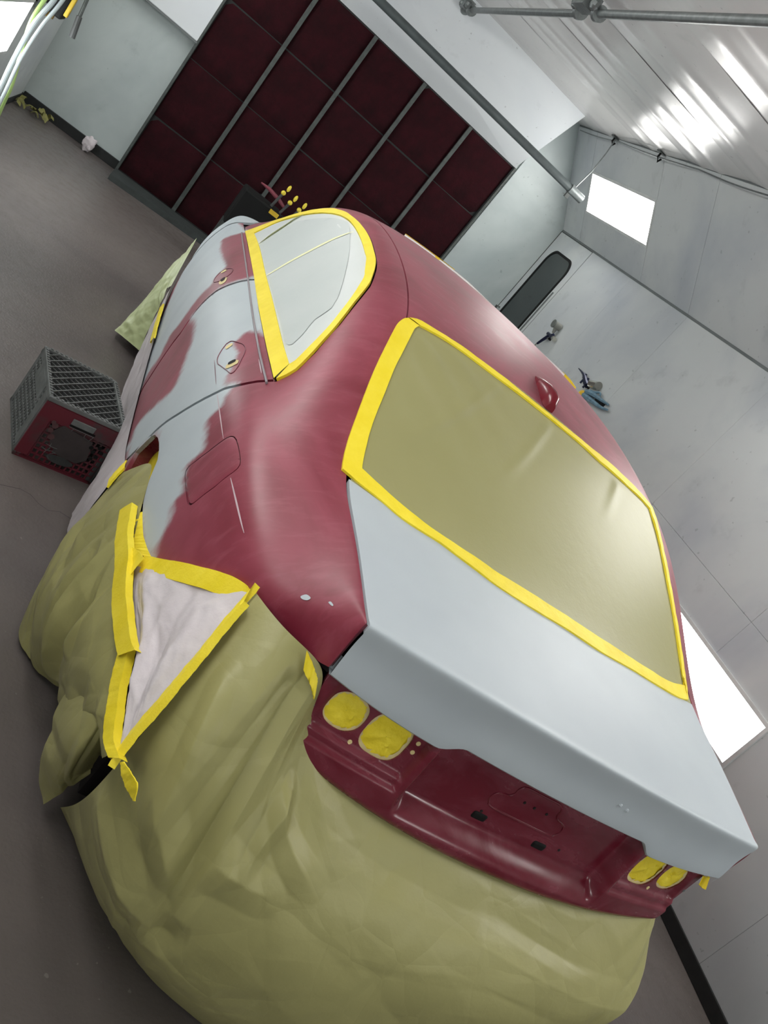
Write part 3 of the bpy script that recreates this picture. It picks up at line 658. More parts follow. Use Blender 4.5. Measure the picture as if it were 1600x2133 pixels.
for mir in (False, True):
    q = panel('quarter_panel', quarter_loop, side, M_BODY, car, holes=[FUEL], prim=PRIM if not mir else (), mirror=mir, rim=.014, curl=.0012)
    panel('rear_door', [(t + .035, j) for t, j in GAPR][::-1] + [(t - .03, j - .03) for t, j in WIN_OUT_BOT if t < 8.9][::-1] + [(t - .02, j) for t, j in GAPF] + [(9.0, .6), (7.9, .6)],
          side, M_BODY, car, prim=PRIM if not mir else (), mirror=mir, rim=.012, curl=.001)
    panel('front_door', [(t + .03, j) for t, j in GAPF][::-1] + [(8.95, 5.66), (9.9, 5.63), (10.85, 5.6), (11.5, 5.5), (11.7, 4.4), (11.75, 2.5), (11.7, .6), (9.1, .6)],
          side, M_BODY, car, prim=PRIM if not mir else (), mirror=mir, rim=.012, curl=.001)
    panel('front_fender', [(11.56, 5.5), (11.76, 4.4), (11.81, 2.5), (11.8, 2.2), (12.1, 2.5), (12.6, 2.6), (13.1, 2.3), (13.5, 1.7), (14, 1.7), (14, 4), (14, 7.9), (13, 7.9), (12.3, 7.9), (11.9, 7.2), (11.5, 6.0)],
          side, M_BODY, car, prim=([(10, -1), (15, -1), (15, 9), (10, 9)],), mirror=mir, rim=.012)
panel('fuel_door', [( (t - 4.62) * .965 + 4.62, (j - 3.96) * .955 + 3.96) for t, j in FUEL], side, M_BODY, car, prim=PRIM, rim=.012, step=.010, off=.0006, curl=.001)
# roof, hood, windscreen paper
top_sc = (.55, .33)
def tpanel(name, t0, t1, mat, prim=None, amax=.991, off=0, rim=.012, **k):
    lp = [(a, t0) for a in np.linspace(-amax, amax, 24)] + [(amax, t) for t in np.linspace(t0, t1, 24)][1:] + [(a, t1) for a in np.linspace(amax, -amax, 24)][1:] + [(-amax, t) for t in np.linspace(t1, t0, 24)][1:-1]
    return panel(name, lp, top, mat, car, sc=top_sc, step=.022, off=off, rim=rim, prim=prim, **k)
tpanel('roof_panel', 6.86, 10.55, M_BODY, prim=(), amax=.9985)
tpanel('hood', 12.15, 14, M_BODY, prim=([(-2, 10), (2, 10), (2, 16), (-2, 16)],))
tpanel('windscreen_paper', 10.5, 12.2, M_FILMW, off=-.002)
# black shell standing in for the shade inside the panel gaps
def inner(u, v, d=.02):
    P = side(u, v); N = fnorm(side, u, v); N *= np.sign(((P - OUT_C) * N).sum(1))[:, None]; return P - N * d
for mir in (1, -1):
    us = np.linspace(.1, 14, 140); vs = np.linspace(.4, 7.96, 70); U, V_ = np.meshgrid(us, vs, indexing='ij')
    P = inner(U.ravel(), V_.ravel()).reshape(140, 70, 3) * (mir, 1, 1)
    F = []
    for i in range(139):
        for j in range(69):
            if 3.6 < us[i] < 7.5 and vs[j] < 2.9: continue
            if us[i] < 4.3 and vs[j] < 3.9 - us[i] * .3: continue
            F.append((i * 70 + j, (i + 1) * 70 + j, (i + 1) * 70 + j + 1, i * 70 + j + 1))
    raw('gap_shade_shell', P.reshape(-1, 3), F, M_GAP, car, True)
us = np.linspace(-1.02, 1.02, 30); vs = np.linspace(.5, 14, 90); U, V_ = np.meshgrid(us, vs, indexing='ij')
P = top(U.ravel(), V_.ravel()).reshape(30, 90, 3) - (0, 0, .03)
MB().grid(P).build('gap_shade_shell', M_GAP, car, smooth=True)
# wheel arch: dark red inner lip and yellow tape paper behind it
A = line_on(side, ARCH[:13], -.004, 50); B = line_on(side, ARCH[:13], -.004, 50) + (.055, 0, -.012)
MB().grid(np.stack([A, B], 1)).build('wheel_arch_lip', M_RED, car, smooth=True)
B2 = line_on(side, ARCH[:13], -.004, 50); cz = B2.mean(0) + (0, 0, -.16)
MB().grid(np.stack([B2 + (.05, 0, -.015) + (cz - B2) * f for f in (0, .2, .4, .7, 1)], 1)).build('arch_tape', M_TAPE, car, smooth=True)
# rear wheel, mostly hidden under the paper
for x in (-.63, .63):
    for y in (2.05, 4.95):
        wh = MB().cyl((x - .10, y, .33), (x + .10, y, .33), .325, 40).build('wheel', M_RUBBER, car)
        MB().cyl((x - .104, y, .33), (x + .104, y, .33), .22, 40).build('wheel_rim', M_STEEL, wh)
slab('underbody', (-.72, 1.5, .18), (.72, 5.6, .42), M_GAP, car)
# trunk lid: one sheet with a soft ridge and a turned lower lip
NA = 121; aa = np.linspace(-.992, .992, NA)
def lid_low(a):
    x = .616 * a; s = np.clip((abs(x) - .275) / .06, 0, 1); s = s * s * (3 - 2 * s)
    z = 1.004 - .030 * s + .016 * np.clip((abs(x) - .35) / .26, 0, 1) ** 2
    y = 1.165 + .044 * (abs(x) / .612) ** 2.0
    return np.stack([x, y, z], 1)
tt = [3.80, 3.4, 2.9, 2.4, 1.9, 1.4, 1.0, .65, .38, .17]
ctrl = [top(aa, np.full(NA, t)) for t in tt]
Rg = top(aa, np.zeros(NA)) + (0, -.004, .004); L0 = lid_low(aa)
ctrl += [Rg, Rg * .80 + L0 * .20 + (0, .004, 0), Rg * .48 + L0 * .52 + (0, .007, 0), L0 * .90 + Rg * .10, L0]
ctrl = np.array(ctrl); NP = 110
W = bs(len(ctrl), np.linspace(0, len(ctrl) - 1, NP)); G = np.einsum('pc,cak->pak', W, ctrl)
lid = MB().grid(G)
edge = G[-1]; lid.grid(np.stack([edge, edge + (0, .004, -.004), edge + (0, .022, -.001), edge + (0, .03, .03)], 0))
for k in (0, -1):
    e = G[:, k]; sgn = 1 if k == 0 else -1
    lid.grid(np.stack([e, e + (sgn * .003, .002, -.022)], 0))
lid_o = lid.build('trunk_lid', M_PRIMER, car, smooth=50)
for x, z in ((.128, 1.062), (.155, 1.058)):
    d = 1.165 + .044 * (x / .612) ** 2 + .003
    MB().ball((x, d, z), .0055, 8, (1, .7, 1)).build('lid_pin', M_PRIMER, lid_o)
# red rear panel below the lid, with stepped lamp pockets and a recessed centre
SS = lambda a, b, x: (lambda t: t * t * (3 - 2 * t))(np.clip((np.asarray(x, float) - a) / (b - a), 0, 1))
def zbot(x): return .752 + .043 * (np.abs(x) / .575) ** 2.4
def rear_y(x, z):
    ax = np.abs(x)
    y = 1.150 + .045 * (ax / .575) ** 2.2 + .10 * (z - .78)
    cen = 1 - SS(.288, .320, ax)
    y = y + .040 * cen * SS(.782, .835, z)
    pk = SS(.328, .340, ax)
    y = y + pk * (.010 * SS(.836, .844, z) + .012 * SS(.860, .869, z)) * (1 - .45 * SS(.555, .575, ax))
    dz = np.clip(.020 - (z - zbot(x)), 0, .02)
    return y + (.020 - np.sqrt(np.maximum(.020 ** 2 - dz ** 2, 0))) + .004 * SS(.95, 1.0, z)
def rear(u, v): return np.stack([u, rear_y(u, v), v], 1)
OUT_KEEP = OUT_C
OUT_C = np.array((0, 3.0, .9))
hw = lambda z: .604 - (.99 - z) * .20
lp = [(x, 1.02) for x in np.linspace(-.59, .59, 30)] + [(hw(z), z) for z in np.linspace(1.0, .845, 12)]
cr = [(.5 * 0 + hw(.845) - .001 - .045 * (1 - math.cos(a)), .84 - .048 * math.sin(a) + 0) for a in np.linspace(.1, 1.45, 8)]
xs = np.linspace(.515, -.515, 60)
lp += cr + [(x, float(zbot(x))) for x in xs] + [(-a, b) for a, b in cr[::-1]] + [(-hw(z), z) for z in np.linspace(.845, 1.0, 12)]
def sq(cx, cz, rx, rz, p, n=36):
    o = []
    for k in range(n):
        a = 2 * math.pi * k / n; c, s = math.cos(a), math.sin(a)
        o.append((cx + rx * math.copysign(abs(c) ** (2 / p), c), cz + rz * math.copysign(abs(s) ** (2 / p), s)))
    return o
holes = []
for sg in (-1, 1):
    holes += [sq(sg * .517, .922, .044, .042, 2.5), sq(sg * .415, .920, .050, .050, 3.0)]
rp = panel('rear_panel', lp, rear, M_RED, car, holes=holes, sc=(1, 1), step=.0042, rim=.012, prim=None)
for h in holes:
    c = np.mean(h, 0); hh = [tuple(c + (np.array(p) - c) * 1.04) for p in h]
    V = []; n = len(hh); r_ = np.random.default_rng(int(abs(c[0]) * 1000))
    for f, dy in ((1, .007), (.86, .006), (.7, .006), (.55, .005), (.4, .005), (.25, .005), (.12, .005), (.01, .005)):
        q = c + (np.array(hh) - c) * f; P = rear(q[:, 0], q[:, 1]) + (0, dy, 0)
        P[:, 1] += crumple(q[:, 0], q[:, 1], .0055, .03, 3 + int(abs(c[0]) * 99), levels=2) * (f < .99); V.append(P)
    G2 = np.stack(V, 0); G2 = np.concatenate([G2, G2[:, :1]], 1)
    lt = MB().grid(G2).build('lamp_hole_tape', M_TAPE, rp, smooth=35)
    q0 = c + (np.array(hh) - c) * 1.0; q1 = c + (np.array(h) - c) * .86
    a_ = rear(q0[:, 0], q0[:, 1]) + (0, .004, 0); b_ = rear(q1[:, 0], q1[:, 1]) + (0, .0045, 0); b_ += np.random.default_rng(4).normal(0, .0012, b_.shape)
    g = np.stack([a_, b_], 0); g = np.concatenate([g, g[:, :1]], 1)
    low = [i for i in range(n) if True]
    MB().grid(g).build('tape_back_rim', M_CREAM, rp, smooth=True)
def dot(x, z, r, mat, name):
    q = np.array([(x + r * math.cos(a), z + r * math.sin(a)) for a in np.linspace(0, 2 * math.pi, 12, endpoint=False)])
    P = rear(q[:, 0], q[:, 1]); V = np.vstack([P - (0, .0012, 0), P + (0, .001, 0)])
    return raw(name, V, [tuple(range(12))] + [(i, (i + 1) % 12, 12 + (i + 1) % 12, 12 + i) for i in range(12)], mat, rp, smooth=False)
for sg in (-1, 1):
    for x, z, m, r in ((.597, .978, M_CREAM, .0045), (.586, .903, M_STEEL, .004), (.47, .872, M_CREAM, .0048), (.352, .945, M_CREAM, .005), (.349, .922, M_CREAM, .005)):
        dot(sg * min(x, .585 if z < .95 else .592), z, r, m, 'stud_hole')
for x, z in ((-.103, .868), (.150, .864), (-.03, .933), (.002, .932), (.041, .932), (-.075, .99), (.105, .99)):
    dot(x, z, .0035, M_GAP, 'stud_hole')
for x, z in ((-.097, .853), (.092, .851)):
    c = rear(np.array([x]), np.array([z]))[0]
    o = MB().box((x - .021, c[1] - .003, z - .010), (x + .021, c[1] + .012, z + .011)).build('lamp_socket', M_RUBBER, rp, smooth=False); bevel(o, .006, 3)
PLATE = [(-.105, .895), (-.112, .908), (-.106, .923), (-.090, .929), (-.076, .932), (-.068, .942), (-.068, .954), (-.060, .964), (-.045, .967), (0, .967), (.045, .967), (.060, .964), (.068, .954), (.068, .942), (.076, .932), (.090, .929), (.106, .923), (.112, .908), (.105, .895), (.090, .888), (0, .887), (-.09, .888)]
q = smooth_line(PLATE, 120, True); q = np.vstack([q, q[:1]])
MB().tube(rear(q[:, 0], q[:, 1]) + (0, .0004, 0), .0030, 6, cap=False).build('plate_outline', M_RED, rp)
OUT_C = OUT_KEEP
# thin coloured strips along the body creases, chips, handle recess edges
def ribbon(name, uv, wd, mat, off=.0012, n=24, parent=None):
    P = line_on(side, uv, off, n); T = np.gradient(P, axis=0); N = P - OUT_C
    X = np.cross(T, N); X /= np.linalg.norm(X, axis=1)[:, None]
    tp = np.sin(np.linspace(.08, math.pi - .08, n))[:, None] ** .5
    return MB().grid(np.stack([P - X * wd * tp, P + X * wd * tp], 1)).build(name, mat, parent or car, smooth=True)
M_PALE = plain('pale_body_line', (196, 176, 182), .5)
M_LINE = plain('thin_red_edge', (112, 52, 66), .45)
ribbon('body_line', CREASE2, .0022, M_PALE); ribbon('body_line', CREASE1, .0018, M_PALE); ribbon('body_line', CREASE3, .0012, M_LINE); ribbon('body_line', HANDLINE, .0018, M_PALE)
def patch(name, uv, mat, off=.001, grow=1.0, parent=None, n=24):
    q = smooth_line(uv, n, True); c = q.mean(0); q = c + (q - c) * grow
    P = side(q[:, 0], q[:, 1]); N = fnorm(side, q[:, 0], q[:, 1]); N *= np.sign(((P - OUT_C) * N).sum(1))[:, None]
    A = P + N * off; C_ = A.mean(0)
    return raw(name, np.vstack([A, C_[None]]), [(i, (i + 1) % n, n) for i in range(n)], mat, parent or car, smooth=True)
patch('paint_chip', CHIP1, M_PRIMER, .0016, 1.0); patch('paint_chip', CHIP2, M_PRIMER, .0016)
for nm, lpp in (('rear', HANDLER), ('front', HANDLEF)):
    q = np.array(lpp + lpp[:1]); P = line_on(side, q, .0008, 70)
    MB().tube(P, .0016, 5, cap=False).build('handle_recess_edge', M_LINE, car)
for s1, s2 in ((SLOTR1, SLOTR2), (SLOTF1, SLOTF2)):
    patch('handle_slot', s1, M_CREAM, .0018, 1.0, n=12)
    patch('handle_slot', s2, M_CREAM, .0018, 1.0, n=12)
    q = np.array(s2); c = q.mean(0); d = np.array([(t + .035, j) for t, j in s2]); patch('handle_slot', c + (d - c) * (.9, .9) + (.02, 0), M_GAP, .0022, .7, n=12)
bm_ = line_on(side, [(t, j - .19) for t, j in WIN_OUT_BOT], .004, 60); MB().tube(bm_, .0035, 8).build('belt_moulding', plain('dull_trim', (146, 138, 144), .45), car)
# shark fin antenna
fin = MB(); sec = []
for k, (y, wd, h) in enumerate(((2.405, .016, .030), (2.42, .022, .048), (2.455, .024, .050), (2.50, .022, .044), (2.55, .018, .030), (2.60, .011, .013), (2.625, .003, .002))):
    a = np.linspace(0, math.pi, 13); zb = top(np.array([.0]), np.array([7.15 + (y - 2.4) / .36]))[0][2] - .004
    zb = float(np.interp(y, [2.4, 2.63], [top(np.array([.07]), np.array([6.98]))[0][2], top(np.array([.07]), np.array([7.6]))[0][2]])) - .002
    sec.append(np.stack([.035 + wd * np.cos(a), np.full(13, y), zb + h * np.sin(a) ** .75], 1))
fin.grid(np.stack(sec, 0)); fin.add(sec[0], [tuple(range(13))])
fin.build('antenna_fin', M_FIN, car, smooth=50)

# ---------------------------------------------------------------- masked windows
rwm = thing('rear_window_mask', (0, 1.95, 1.3), 'smooth khaki paper over the rear window, edged with yellow tape', 'masking paper')
P = None
us = np.linspace(-.985, .985, 90); vs = np.linspace(3.74, 6.94, 90); U, V_ = np.meshgrid(us, vs, indexing='ij')
P = top(U.ravel(), V_.ravel()); 
wr_ = .0022 * np.sin(26 * (U.ravel() * .9 + V_.ravel() * .35)) * np.exp(-((U.ravel() + 1) ** 2) / .22) * np.exp(-((V_.ravel() - 6.6) ** 2) / 1.2)
d1 = U.ravel() * .42 + (7 - V_.ravel()) * .11
wr_ += .0030 * np.exp(-((d1 + .14) / .012) ** 2) * SS(7.1, 6.2, V_.ravel()) if False else .0028 * np.exp(-((d1 + .12) / .010) ** 2) * (1 - SS(6.0, 6.9, V_.ravel()) * .2) * SS(4.6, 5.6, V_.ravel())
wr_ += .0022 * np.exp(-((d1 - .05) / .012) ** 2) * SS(5.0, 6.0, V_.ravel()) + .0025 * np.exp(-((d1 - .30) / .012) ** 2) * SS(5.6, 6.6, V_.ravel())
P[:, 2] += wr_ * 2.4 * (1 - SS(6.55, 6.8, V_.ravel())) * SS(3.9, 4.2, V_.ravel()) * (1 - SS(.88, .95, np.abs(U.ravel())))
MB().grid(P.reshape(90, 90, 3)).build('window_paper', M_FILMK, rwm, smooth=True)
for k, (o_, i_) in enumerate(((RW_LEFT_O, RW_LEFT_I), (RW_BOT_O, RW_BOT_I), (RW_TOP_O, RW_TOP_I), (RW_RIGHT_O, RW_RIGHT_I))):
    tape('tape_strip', o_, i_, M_TAPE, rwm, off=.0045 + .0006 * k, seed=k)
swm = thing('side_window_mask', (-.72, 3.1, 1.25), 'pale white paper over the left side windows, edged with yellow tape', 'masking paper')
lpw = WIN_OUT_TOP + [p for p in WIN_OUT_BOT[::-1][1:-1]]
panel('window_paper', lpw, side, M_FILMW, swm, off=.001, rim=0, prim=None, step=.03)
panel('paper_sheet', SHEET_IN, side, M_FILMW2, swm, off=-.0005, rim=0, prim=None, step=.03) if False else None
inn = WIN_IN_TOP + WIN_IN_BOT[::-1][1:-1]
panel('paper_sheet', [(t, j) for t, j in SHEET_IN], side, paper_mat('thin_grey_white_paper', (188, 197, 196), (196, 203, 202), .5, .0006), swm, off=.0025, rim=0, prim=None, step=.03)
S3 = lambda uv: side(np.array([p[0] for p in uv]), np.array([p[1] for p in uv]))
tape('tape_strip', S3(WIN_OUT_TOP), S3(WIN_IN_TOP), M_TAPE, swm, off=.006, n=90, seed=11)
tape('tape_strip', S3(WIN_OUT_BOT), S3(WIN_IN_BOT), M_TAPE, swm, off=.007, n=50, seed=12)
M_PTAPE = plain('pale_yellow_seam_tape', (236, 236, 190), .5)
for st, wd in ((STRIP1, .008), (STRIP2, .010)):
    ribbon('seam_tape', st, wd, M_PTAPE, .0045, 40, swm)
# right side: white paper edge standing past the roof rail
rsm = thing('right_window_mask', (.7, 3.6, 1.3), 'white paper edge with a bit of yellow tape along the far roof rail', 'masking paper')
lpr = WIN_OUT_TOP + [p for p in WIN_OUT_BOT[::-1][1:-1]]
panel('window_paper', lpr, side, M_FILMW, rsm, off=.001, rim=0, prim=None, step=.03, mirror=True)
ED = smooth_line([(-.26, 3.98, 1.512), (-.08, 4.02, 1.522), (.12, 4.02, 1.530), (.30, 3.98, 1.522), (.46, 3.88, 1.515), (.58, 3.72, 1.517), (.645, 3.56, 1.519), (.66, 3.45, 1.512)], 60)
LO = np.array([(x * .995 + (.004 if x > .5 else 0), y - (.004 if x > .5 else .02), z - .045) for x, y, z in ED])
tape('paper_edge', ED[:54], LO[:54], M_FILMW2, rsm, off=.001, ref=(0, 3.2, .9))
tape('tape_strip', ED[:16] + (0, 0, .003), LO[:16], M_TAPE, rsm, off=.003, ref=(0, 3.2, .9), n=30)
tape('tape_strip', ED[52:] + (0, 0, .002), LO[52:], M_TAPE, rsm, off=.003, ref=(0, 3.2, .9), n=20)

# ---------------------------------------------------------------- crumpled masking sheets
def auto_folds(n, seed, ang=90, spread=40, length=(.2, .5), width=(.03, .09), height=(.006, .018), box=(0, 0, 1, 1), LH=1.5, LV=1.0):
    r = np.random.default_rng(seed); o = []
    for k in range(n):
        a = math.radians(ang + r.normal() * spread); L = r.uniform(*length) / 2; c = (r.uniform(box[0], box[2]), r.uniform(box[1], box[3]))
        dx, dy = math.cos(a) * L / LH, math.sin(a) * L / LV; wd = r.uniform(*width)
        o.append((c[0] - dx, c[1] - dy, c[0] + dx, c[1] + dy, r.uniform(*height) * (1 if r.random() < .6 else -1) * (wd / width[1]) ** .6, wd))
    return o
def sheet(name, ctrl, nu, nv, mat, parent=None, amp=.012, size=.16, seed=1, folds=(), edge=(1, 0, 0, 0), stretch=(1, 1), wobble=.0, levels=3, away=None, smooth=True):
    "ctrl[row][col] of points, row 0 at the top; folds: (u0,v0,u1,v1,height,width) in metres of sheet, as fractions 0-1"
    C = np.array(ctrl, float); nr, nc = C.shape[:2]
    Wr = bs(nr, np.linspace(0, nr - 1, nv)); Wc = bs(nc, np.linspace(0, nc - 1, nu))
    P = np.einsum('ar,bc,rck->abk', Wr, Wc, C)
    Lh = np.linalg.norm(np.diff(P[nv // 2], axis=0), axis=1).sum(); Lv = np.linalg.norm(np.diff(P[:, nu // 2], axis=0), axis=1).sum()
    vv, uu = np.meshgrid(np.linspace(0, 1, nv), np.linspace(0, 1, nu), indexing='ij')
    N = np.cross(np.gradient(P, axis=0), np.gradient(P, axis=1)); N /= np.linalg.norm(N, axis=2)[..., None] + 1e-12
    ctr = np.array((0, 3.2, .5)) if away is None else np.array(away)
    if ((P - ctr) * N).sum() < 0: N = -N
    h = crumple((uu * Lh).ravel(), (vv * Lv).ravel(), amp, size, seed, stretch, levels).reshape(nv, nu)
    for (u0, v0, u1, v1, hh, wd) in folds:
        a = np.array((u0 * Lh, v0 * Lv)); b = np.array((u1 * Lh, v1 * Lv)); ab = b - a
        q = np.stack([uu * Lh, vv * Lv], -1); t = np.clip(((q - a) @ ab) / (ab @ ab), 0, 1)
        d = np.linalg.norm(q - a - t[..., None] * ab, axis=2)
        h += hh * np.maximum(0, 1 - d / wd) * (np.sin(np.pi * np.clip(t * .9 + .05, 0, 1)) ** .35)
    f = np.ones_like(h); ramp = lambda x, k: np.clip(x / k, 0, 1)
    if edge[0]: f *= ramp(vv * Lv, .07 * edge[0])
    if edge[1]: f *= ramp((1 - vv) * Lv, .07 * edge[1])
    if edge[2]: f *= ramp(uu * Lh, .05 * edge[2])
    if edge[3]: f *= ramp((1 - uu) * Lh, .05 * edge[3])
    P = P + N * (h * f)[..., None]
    P[..., 2] = np.maximum(P[..., 2], .003)
    return MB().grid(P).build(name, mat, parent, smooth=smooth), P
SK = [  # columns left to right, rows top to bottom
 [(-.778,1.34,.99),(-.81,1.25,.88),(-.845,1.15,.69),(-.80,1.25,.45),(-.74,1.42,.22),(-.70,1.57,.04)],
 [(-.722,1.25,1.0),(-.75,1.15,.90),(-.78,1.06,.70),(-.76,1.10,.42),(-.68,1.25,.20),(-.60,1.46,.02)],
 [(-.628,1.235,.99),(-.642,1.18,.90),(-.66,1.04,.68),(-.65,1.05,.40),(-.57,1.15,.20),(-.50,1.33,.01)],
 [(-.594,1.226,.955),(-.602,1.19,.86),(-.61,1.04,.66),(-.60,1.03,.40),(-.54,1.11,.20),(-.45,1.28,.01)],
 [(-.56,1.215,.825),(-.57,1.13,.745),(-.565,1.03,.62),(-.55,1.02,.40),(-.50,1.08,.20),(-.40,1.24,.01)],
 [(-.40,1.19,.775),(-.40,1.10,.70),(-.40,1.0,.59),(-.40,.985,.40),(-.36,1.02,.20),(-.27,1.16,.01)],
 [(-.15,1.18,.765),(-.15,1.08,.69),(-.15,.98,.58),(-.15,.96,.40),(-.13,.99,.20),(-.05,1.09,.01)],
 [(.15,1.18,.765),(.15,1.08,.69),(.15,.98,.58),(.15,.96,.40),(.15,.98,.20),(.20,1.07,.01)],
 [(.40,1.19,.775),(.40,1.10,.70),(.40,1.0,.59),(.41,.99,.40),(.42,1.02,.20),(.44,1.08,.01)],
 [(.55,1.21,.81),(.56,1.13,.735),(.57,1.05,.61),(.58,1.05,.42),(.60,1.08,.20),(.62,1.12,.01)],
 [(.585,1.235,.86),(.60,1.19,.77),(.655,1.14,.64),(.69,1.15,.42),(.71,1.17,.20),(.72,1.21,.01)],
 [(.60,1.28,.89),(.63,1.27,.79),(.69,1.27,.63),(.735,1.28,.43),(.765,1.29,.22),(.78,1.30,.01)],
 [(.54,1.50,.84),(.58,1.50,.74),(.61,1.52,.60),(.62,1.52,.42),(.63,1.52,.20),(.64,1.52,.01)]]
SK = np.array(SK).transpose(1, 0, 2)
skirt_t = thing('rear_masking_skirt', (0, 1.1, 0), 'large wrinkled khaki paper sheet hanging over the bumper down to the floor', 'masking paper')
folds = [(.165, .03, .205, .58, -.022, .09), (.25, .43, .37, .39, .018, .05), (.02, .55, .22, .62, .022, .06), (.22, .62, .30, .60, -.02, .05),
         (.33, .22, .40, .30, .018, .05), (.34, .16, .33, .36, .02, .04), (.08, .42, .2, .52, .02, .05), (.55, .25, .78, .40, .012, .08), (.45, .35, .62, .75, -.010, .12), (.84, .3, .74, .42, .014, .07),
         (.40, .55, .70, .92, .012, .14), (.05, .2, .12, .5, .015, .05), (.14, .12, .12, .5, -.012, .05)]
sk, SKP = sheet('paper_sheet', SK, 420, 260, M_PAPER, skirt_t, amp=.010, size=.34, seed=5, folds=folds + auto_folds(12, 3, 60, 50, (.15, .45), (.03, .08), (.005, .011), LH=2.6, LV=1.1), edge=(1.3, 3, 1.0, 0), levels=2)
# tape along the upper left edge of the skirt, with its loose tail
TE_O = [(-.782, 1.325, .998), (-.805, 1.268, .93), (-.828, 1.205, .83), (-.845, 1.165, .745), (-.852, 1.14, .685)]
skt = np.array(TE_O)
def wide(P, d, wd): return np.array(P) + np.array(d) * wd
tape('tape_strip', wide(skt, (-.25, -.75, -.45), .034), wide(skt, (.12, .75, .25), .022), M_TAPE, skirt_t, off=.012, ref=(0, 3, .5), seed=21)
tape('tape_tail', np.array([(-0.862,1.106,0.697),(-0.86,1.086,0.7),(-0.855,1.071,0.7),(-0.848,1.042,0.709),(-0.838,1.017,0.718)]), np.array([(-0.862,1.098,0.71),(-0.86,1.065,0.73),(-0.855,1.037,0.744),(-0.848,1.018,0.747),(-0.838,1.013,0.721)]), M_TAPE, skirt_t, off=.0, ref=(0, 3, .5), seed=22, n=24)
crn = np.array([(-.665, 1.222, .998), (-.64, 1.206, .985), (-.617, 1.20, .965)])
tape('tape_strip', crn + (-.006, .006, .0), crn + (.008, -.008, -.030), M_TAPE, skirt_t, off=.002, n=20, seed=23, wob=.001)
tape('tape_strip', np.array([(.585, 1.225, .965), (.605, 1.225, .968), (.618, 1.24, .965)]), np.array([(.585, 1.215, .945), (.605, 1.21, .942), (.62, 1.225, .946)]), M_TAPE, skirt_t, off=.004, n=20, seed=24, wob=.002)

# white sheet on the bumper corner with taped edges
corner_t = thing('corner_masking_sheet', (-.88, 1.45, .6), 'white plastic triangle taped between the wheel arch and bumper corner', 'masking sheet')
AL = [(-.905, 1.69, .695), (-.895, 1.59, .69), (-.878, 1.43, .72), (-.868, 1.33, .71), (-.86, 1.24, .685), (-.852, 1.15, .665)]
AR = [(-.776, 1.34, .985), (-.808, 1.265, .92), (-.828, 1.215, .85), (-.842, 1.18, .79), (-.850, 1.155, .73), (-.853, 1.145, .68)]
rowsC = []
for a, b in zip(AL, AR):
    a, b = np.array(a), np.array(b); m = (a + b) / 2 + np.array((-.022, -.012, .008)) * min(1, np.linalg.norm(a - b) / .2)
    rowsC.append([a, a * .65 + m * .35, m, b * .6 + m * .4, b])
sheet('plastic_sheet', rowsC, 70, 80, M_WHITE, corner_t, amp=.009, size=.08, seed=9, edge=(.3, .3, .3, .3), stretch=(1, .4), levels=4,
      folds=[(.25, .1, .45, .9, .012, .03), (.6, .05, .5, .8, -.01, .03), (.8, .15, .6, .6, .01, .03)])
# tape: along the quarter panel seam, along the arch side
seam3 = line_on(side, [(4.2, 2.36)] + SEAM[:13], .002, 40); low3 = seam3 + np.array((-.006, -.012, -.045))
tape('tape_strip', seam3, low3, M_TAPE, corner_t, off=.007, seed=31, ref=(0, 3, .5))
ar = np.array([(-.915, 1.985, .655), (-.915, 1.83, .668), (-.908, 1.71, .685), (-.895, 1.585, .68), (-.882, 1.42, .708), (-.875, 1.345, .73)])
tape('tape_strip', ar + (-.012, .02, -.03), ar + (-.008, -.02, .03), M_TAPE, corner_t, off=.016, seed=32, ref=(0, 3, .5))
ar2 = np.array([(-.884, 1.39, .722), (-.872, 1.31, .685), (-.866, 1.245, .675), (-.858, 1.18, .668), (-.852, 1.12, .69)])
tape('tape_strip', ar2 + (-.006, .015, -.022), ar2 + (.0, -.012, .012), M_TAPE, corner_t, off=.016, seed=33, ref=(0, 3, .5))

arx = line_on(side, [p for p in ARCH[14:19]] + [SEAM[0]], .001, 40); rad = arx - np.array((-.9, 2.05, .45)); rad[:, 0] = 0; rad /= np.linalg.norm(rad, axis=1)[:, None]
tape('tape_strip', arx + (.002, 0, 0), arx - rad * .07 + (-.014, 0, 0), M_TAPE, corner_t, off=.001, seed=34, ref=(0, 3, .5))

tape('tape_strip', np.array([(-.925, 1.75, .70), (-.918, 1.69, .735), (-.91, 1.64, .755)]), np.array([(-.928, 1.78, .655), (-.922, 1.70, .665), (-.915, 1.62, .70)]), M_TAPE, corner_t, off=.001, seed=38, ref=(0, 3, .5), n=20)
# rear wheel cover
WC = [
 [(-.915,2.45,.50),(-.93,2.44,.40),(-.935,2.42,.22),(-.925,2.38,.03)],
 [(-.910,2.34,.60),(-.95,2.32,.47),(-.975,2.27,.22),(-.950,2.17,.02)],
 [(-.912,2.19,.715),(-.965,2.18,.50),(-.992,2.14,.22),(-.915,2.06,.02)],
 [(-.92,2.05,.72),(-.965,2.03,.48),(-.98,1.99,.22),(-.85,2.00,.02)],
 [(-.915,1.90,.69),(-.955,1.87,.48),(-.945,1.83,.25),(-.77,1.95,.05)],
 [(-.91,1.76,.675),(-.94,1.72,.50),(-.90,1.71,.30),(-.78,1.82,.14)],
 [(-.895,1.60,.67),(-.92,1.56,.53),(-.87,1.57,.34),(-.80,1.69,.18)],
 [(-.872,1.38,.69),(-.875,1.38,.58),(-.82,1.44,.42),(-.74,1.54,.26)],
 [(-.855,1.20,.665),(-.835,1.24,.56),(-.78,1.37,.44),(-.70,1.50,.32)]]
WC = np.array(WC).transpose(1, 0, 2)
wc_t = thing('rear_wheel_cover', (-.93, 1.95, 0), 'crumpled khaki paper bulging over the left rear wheel', 'masking paper')
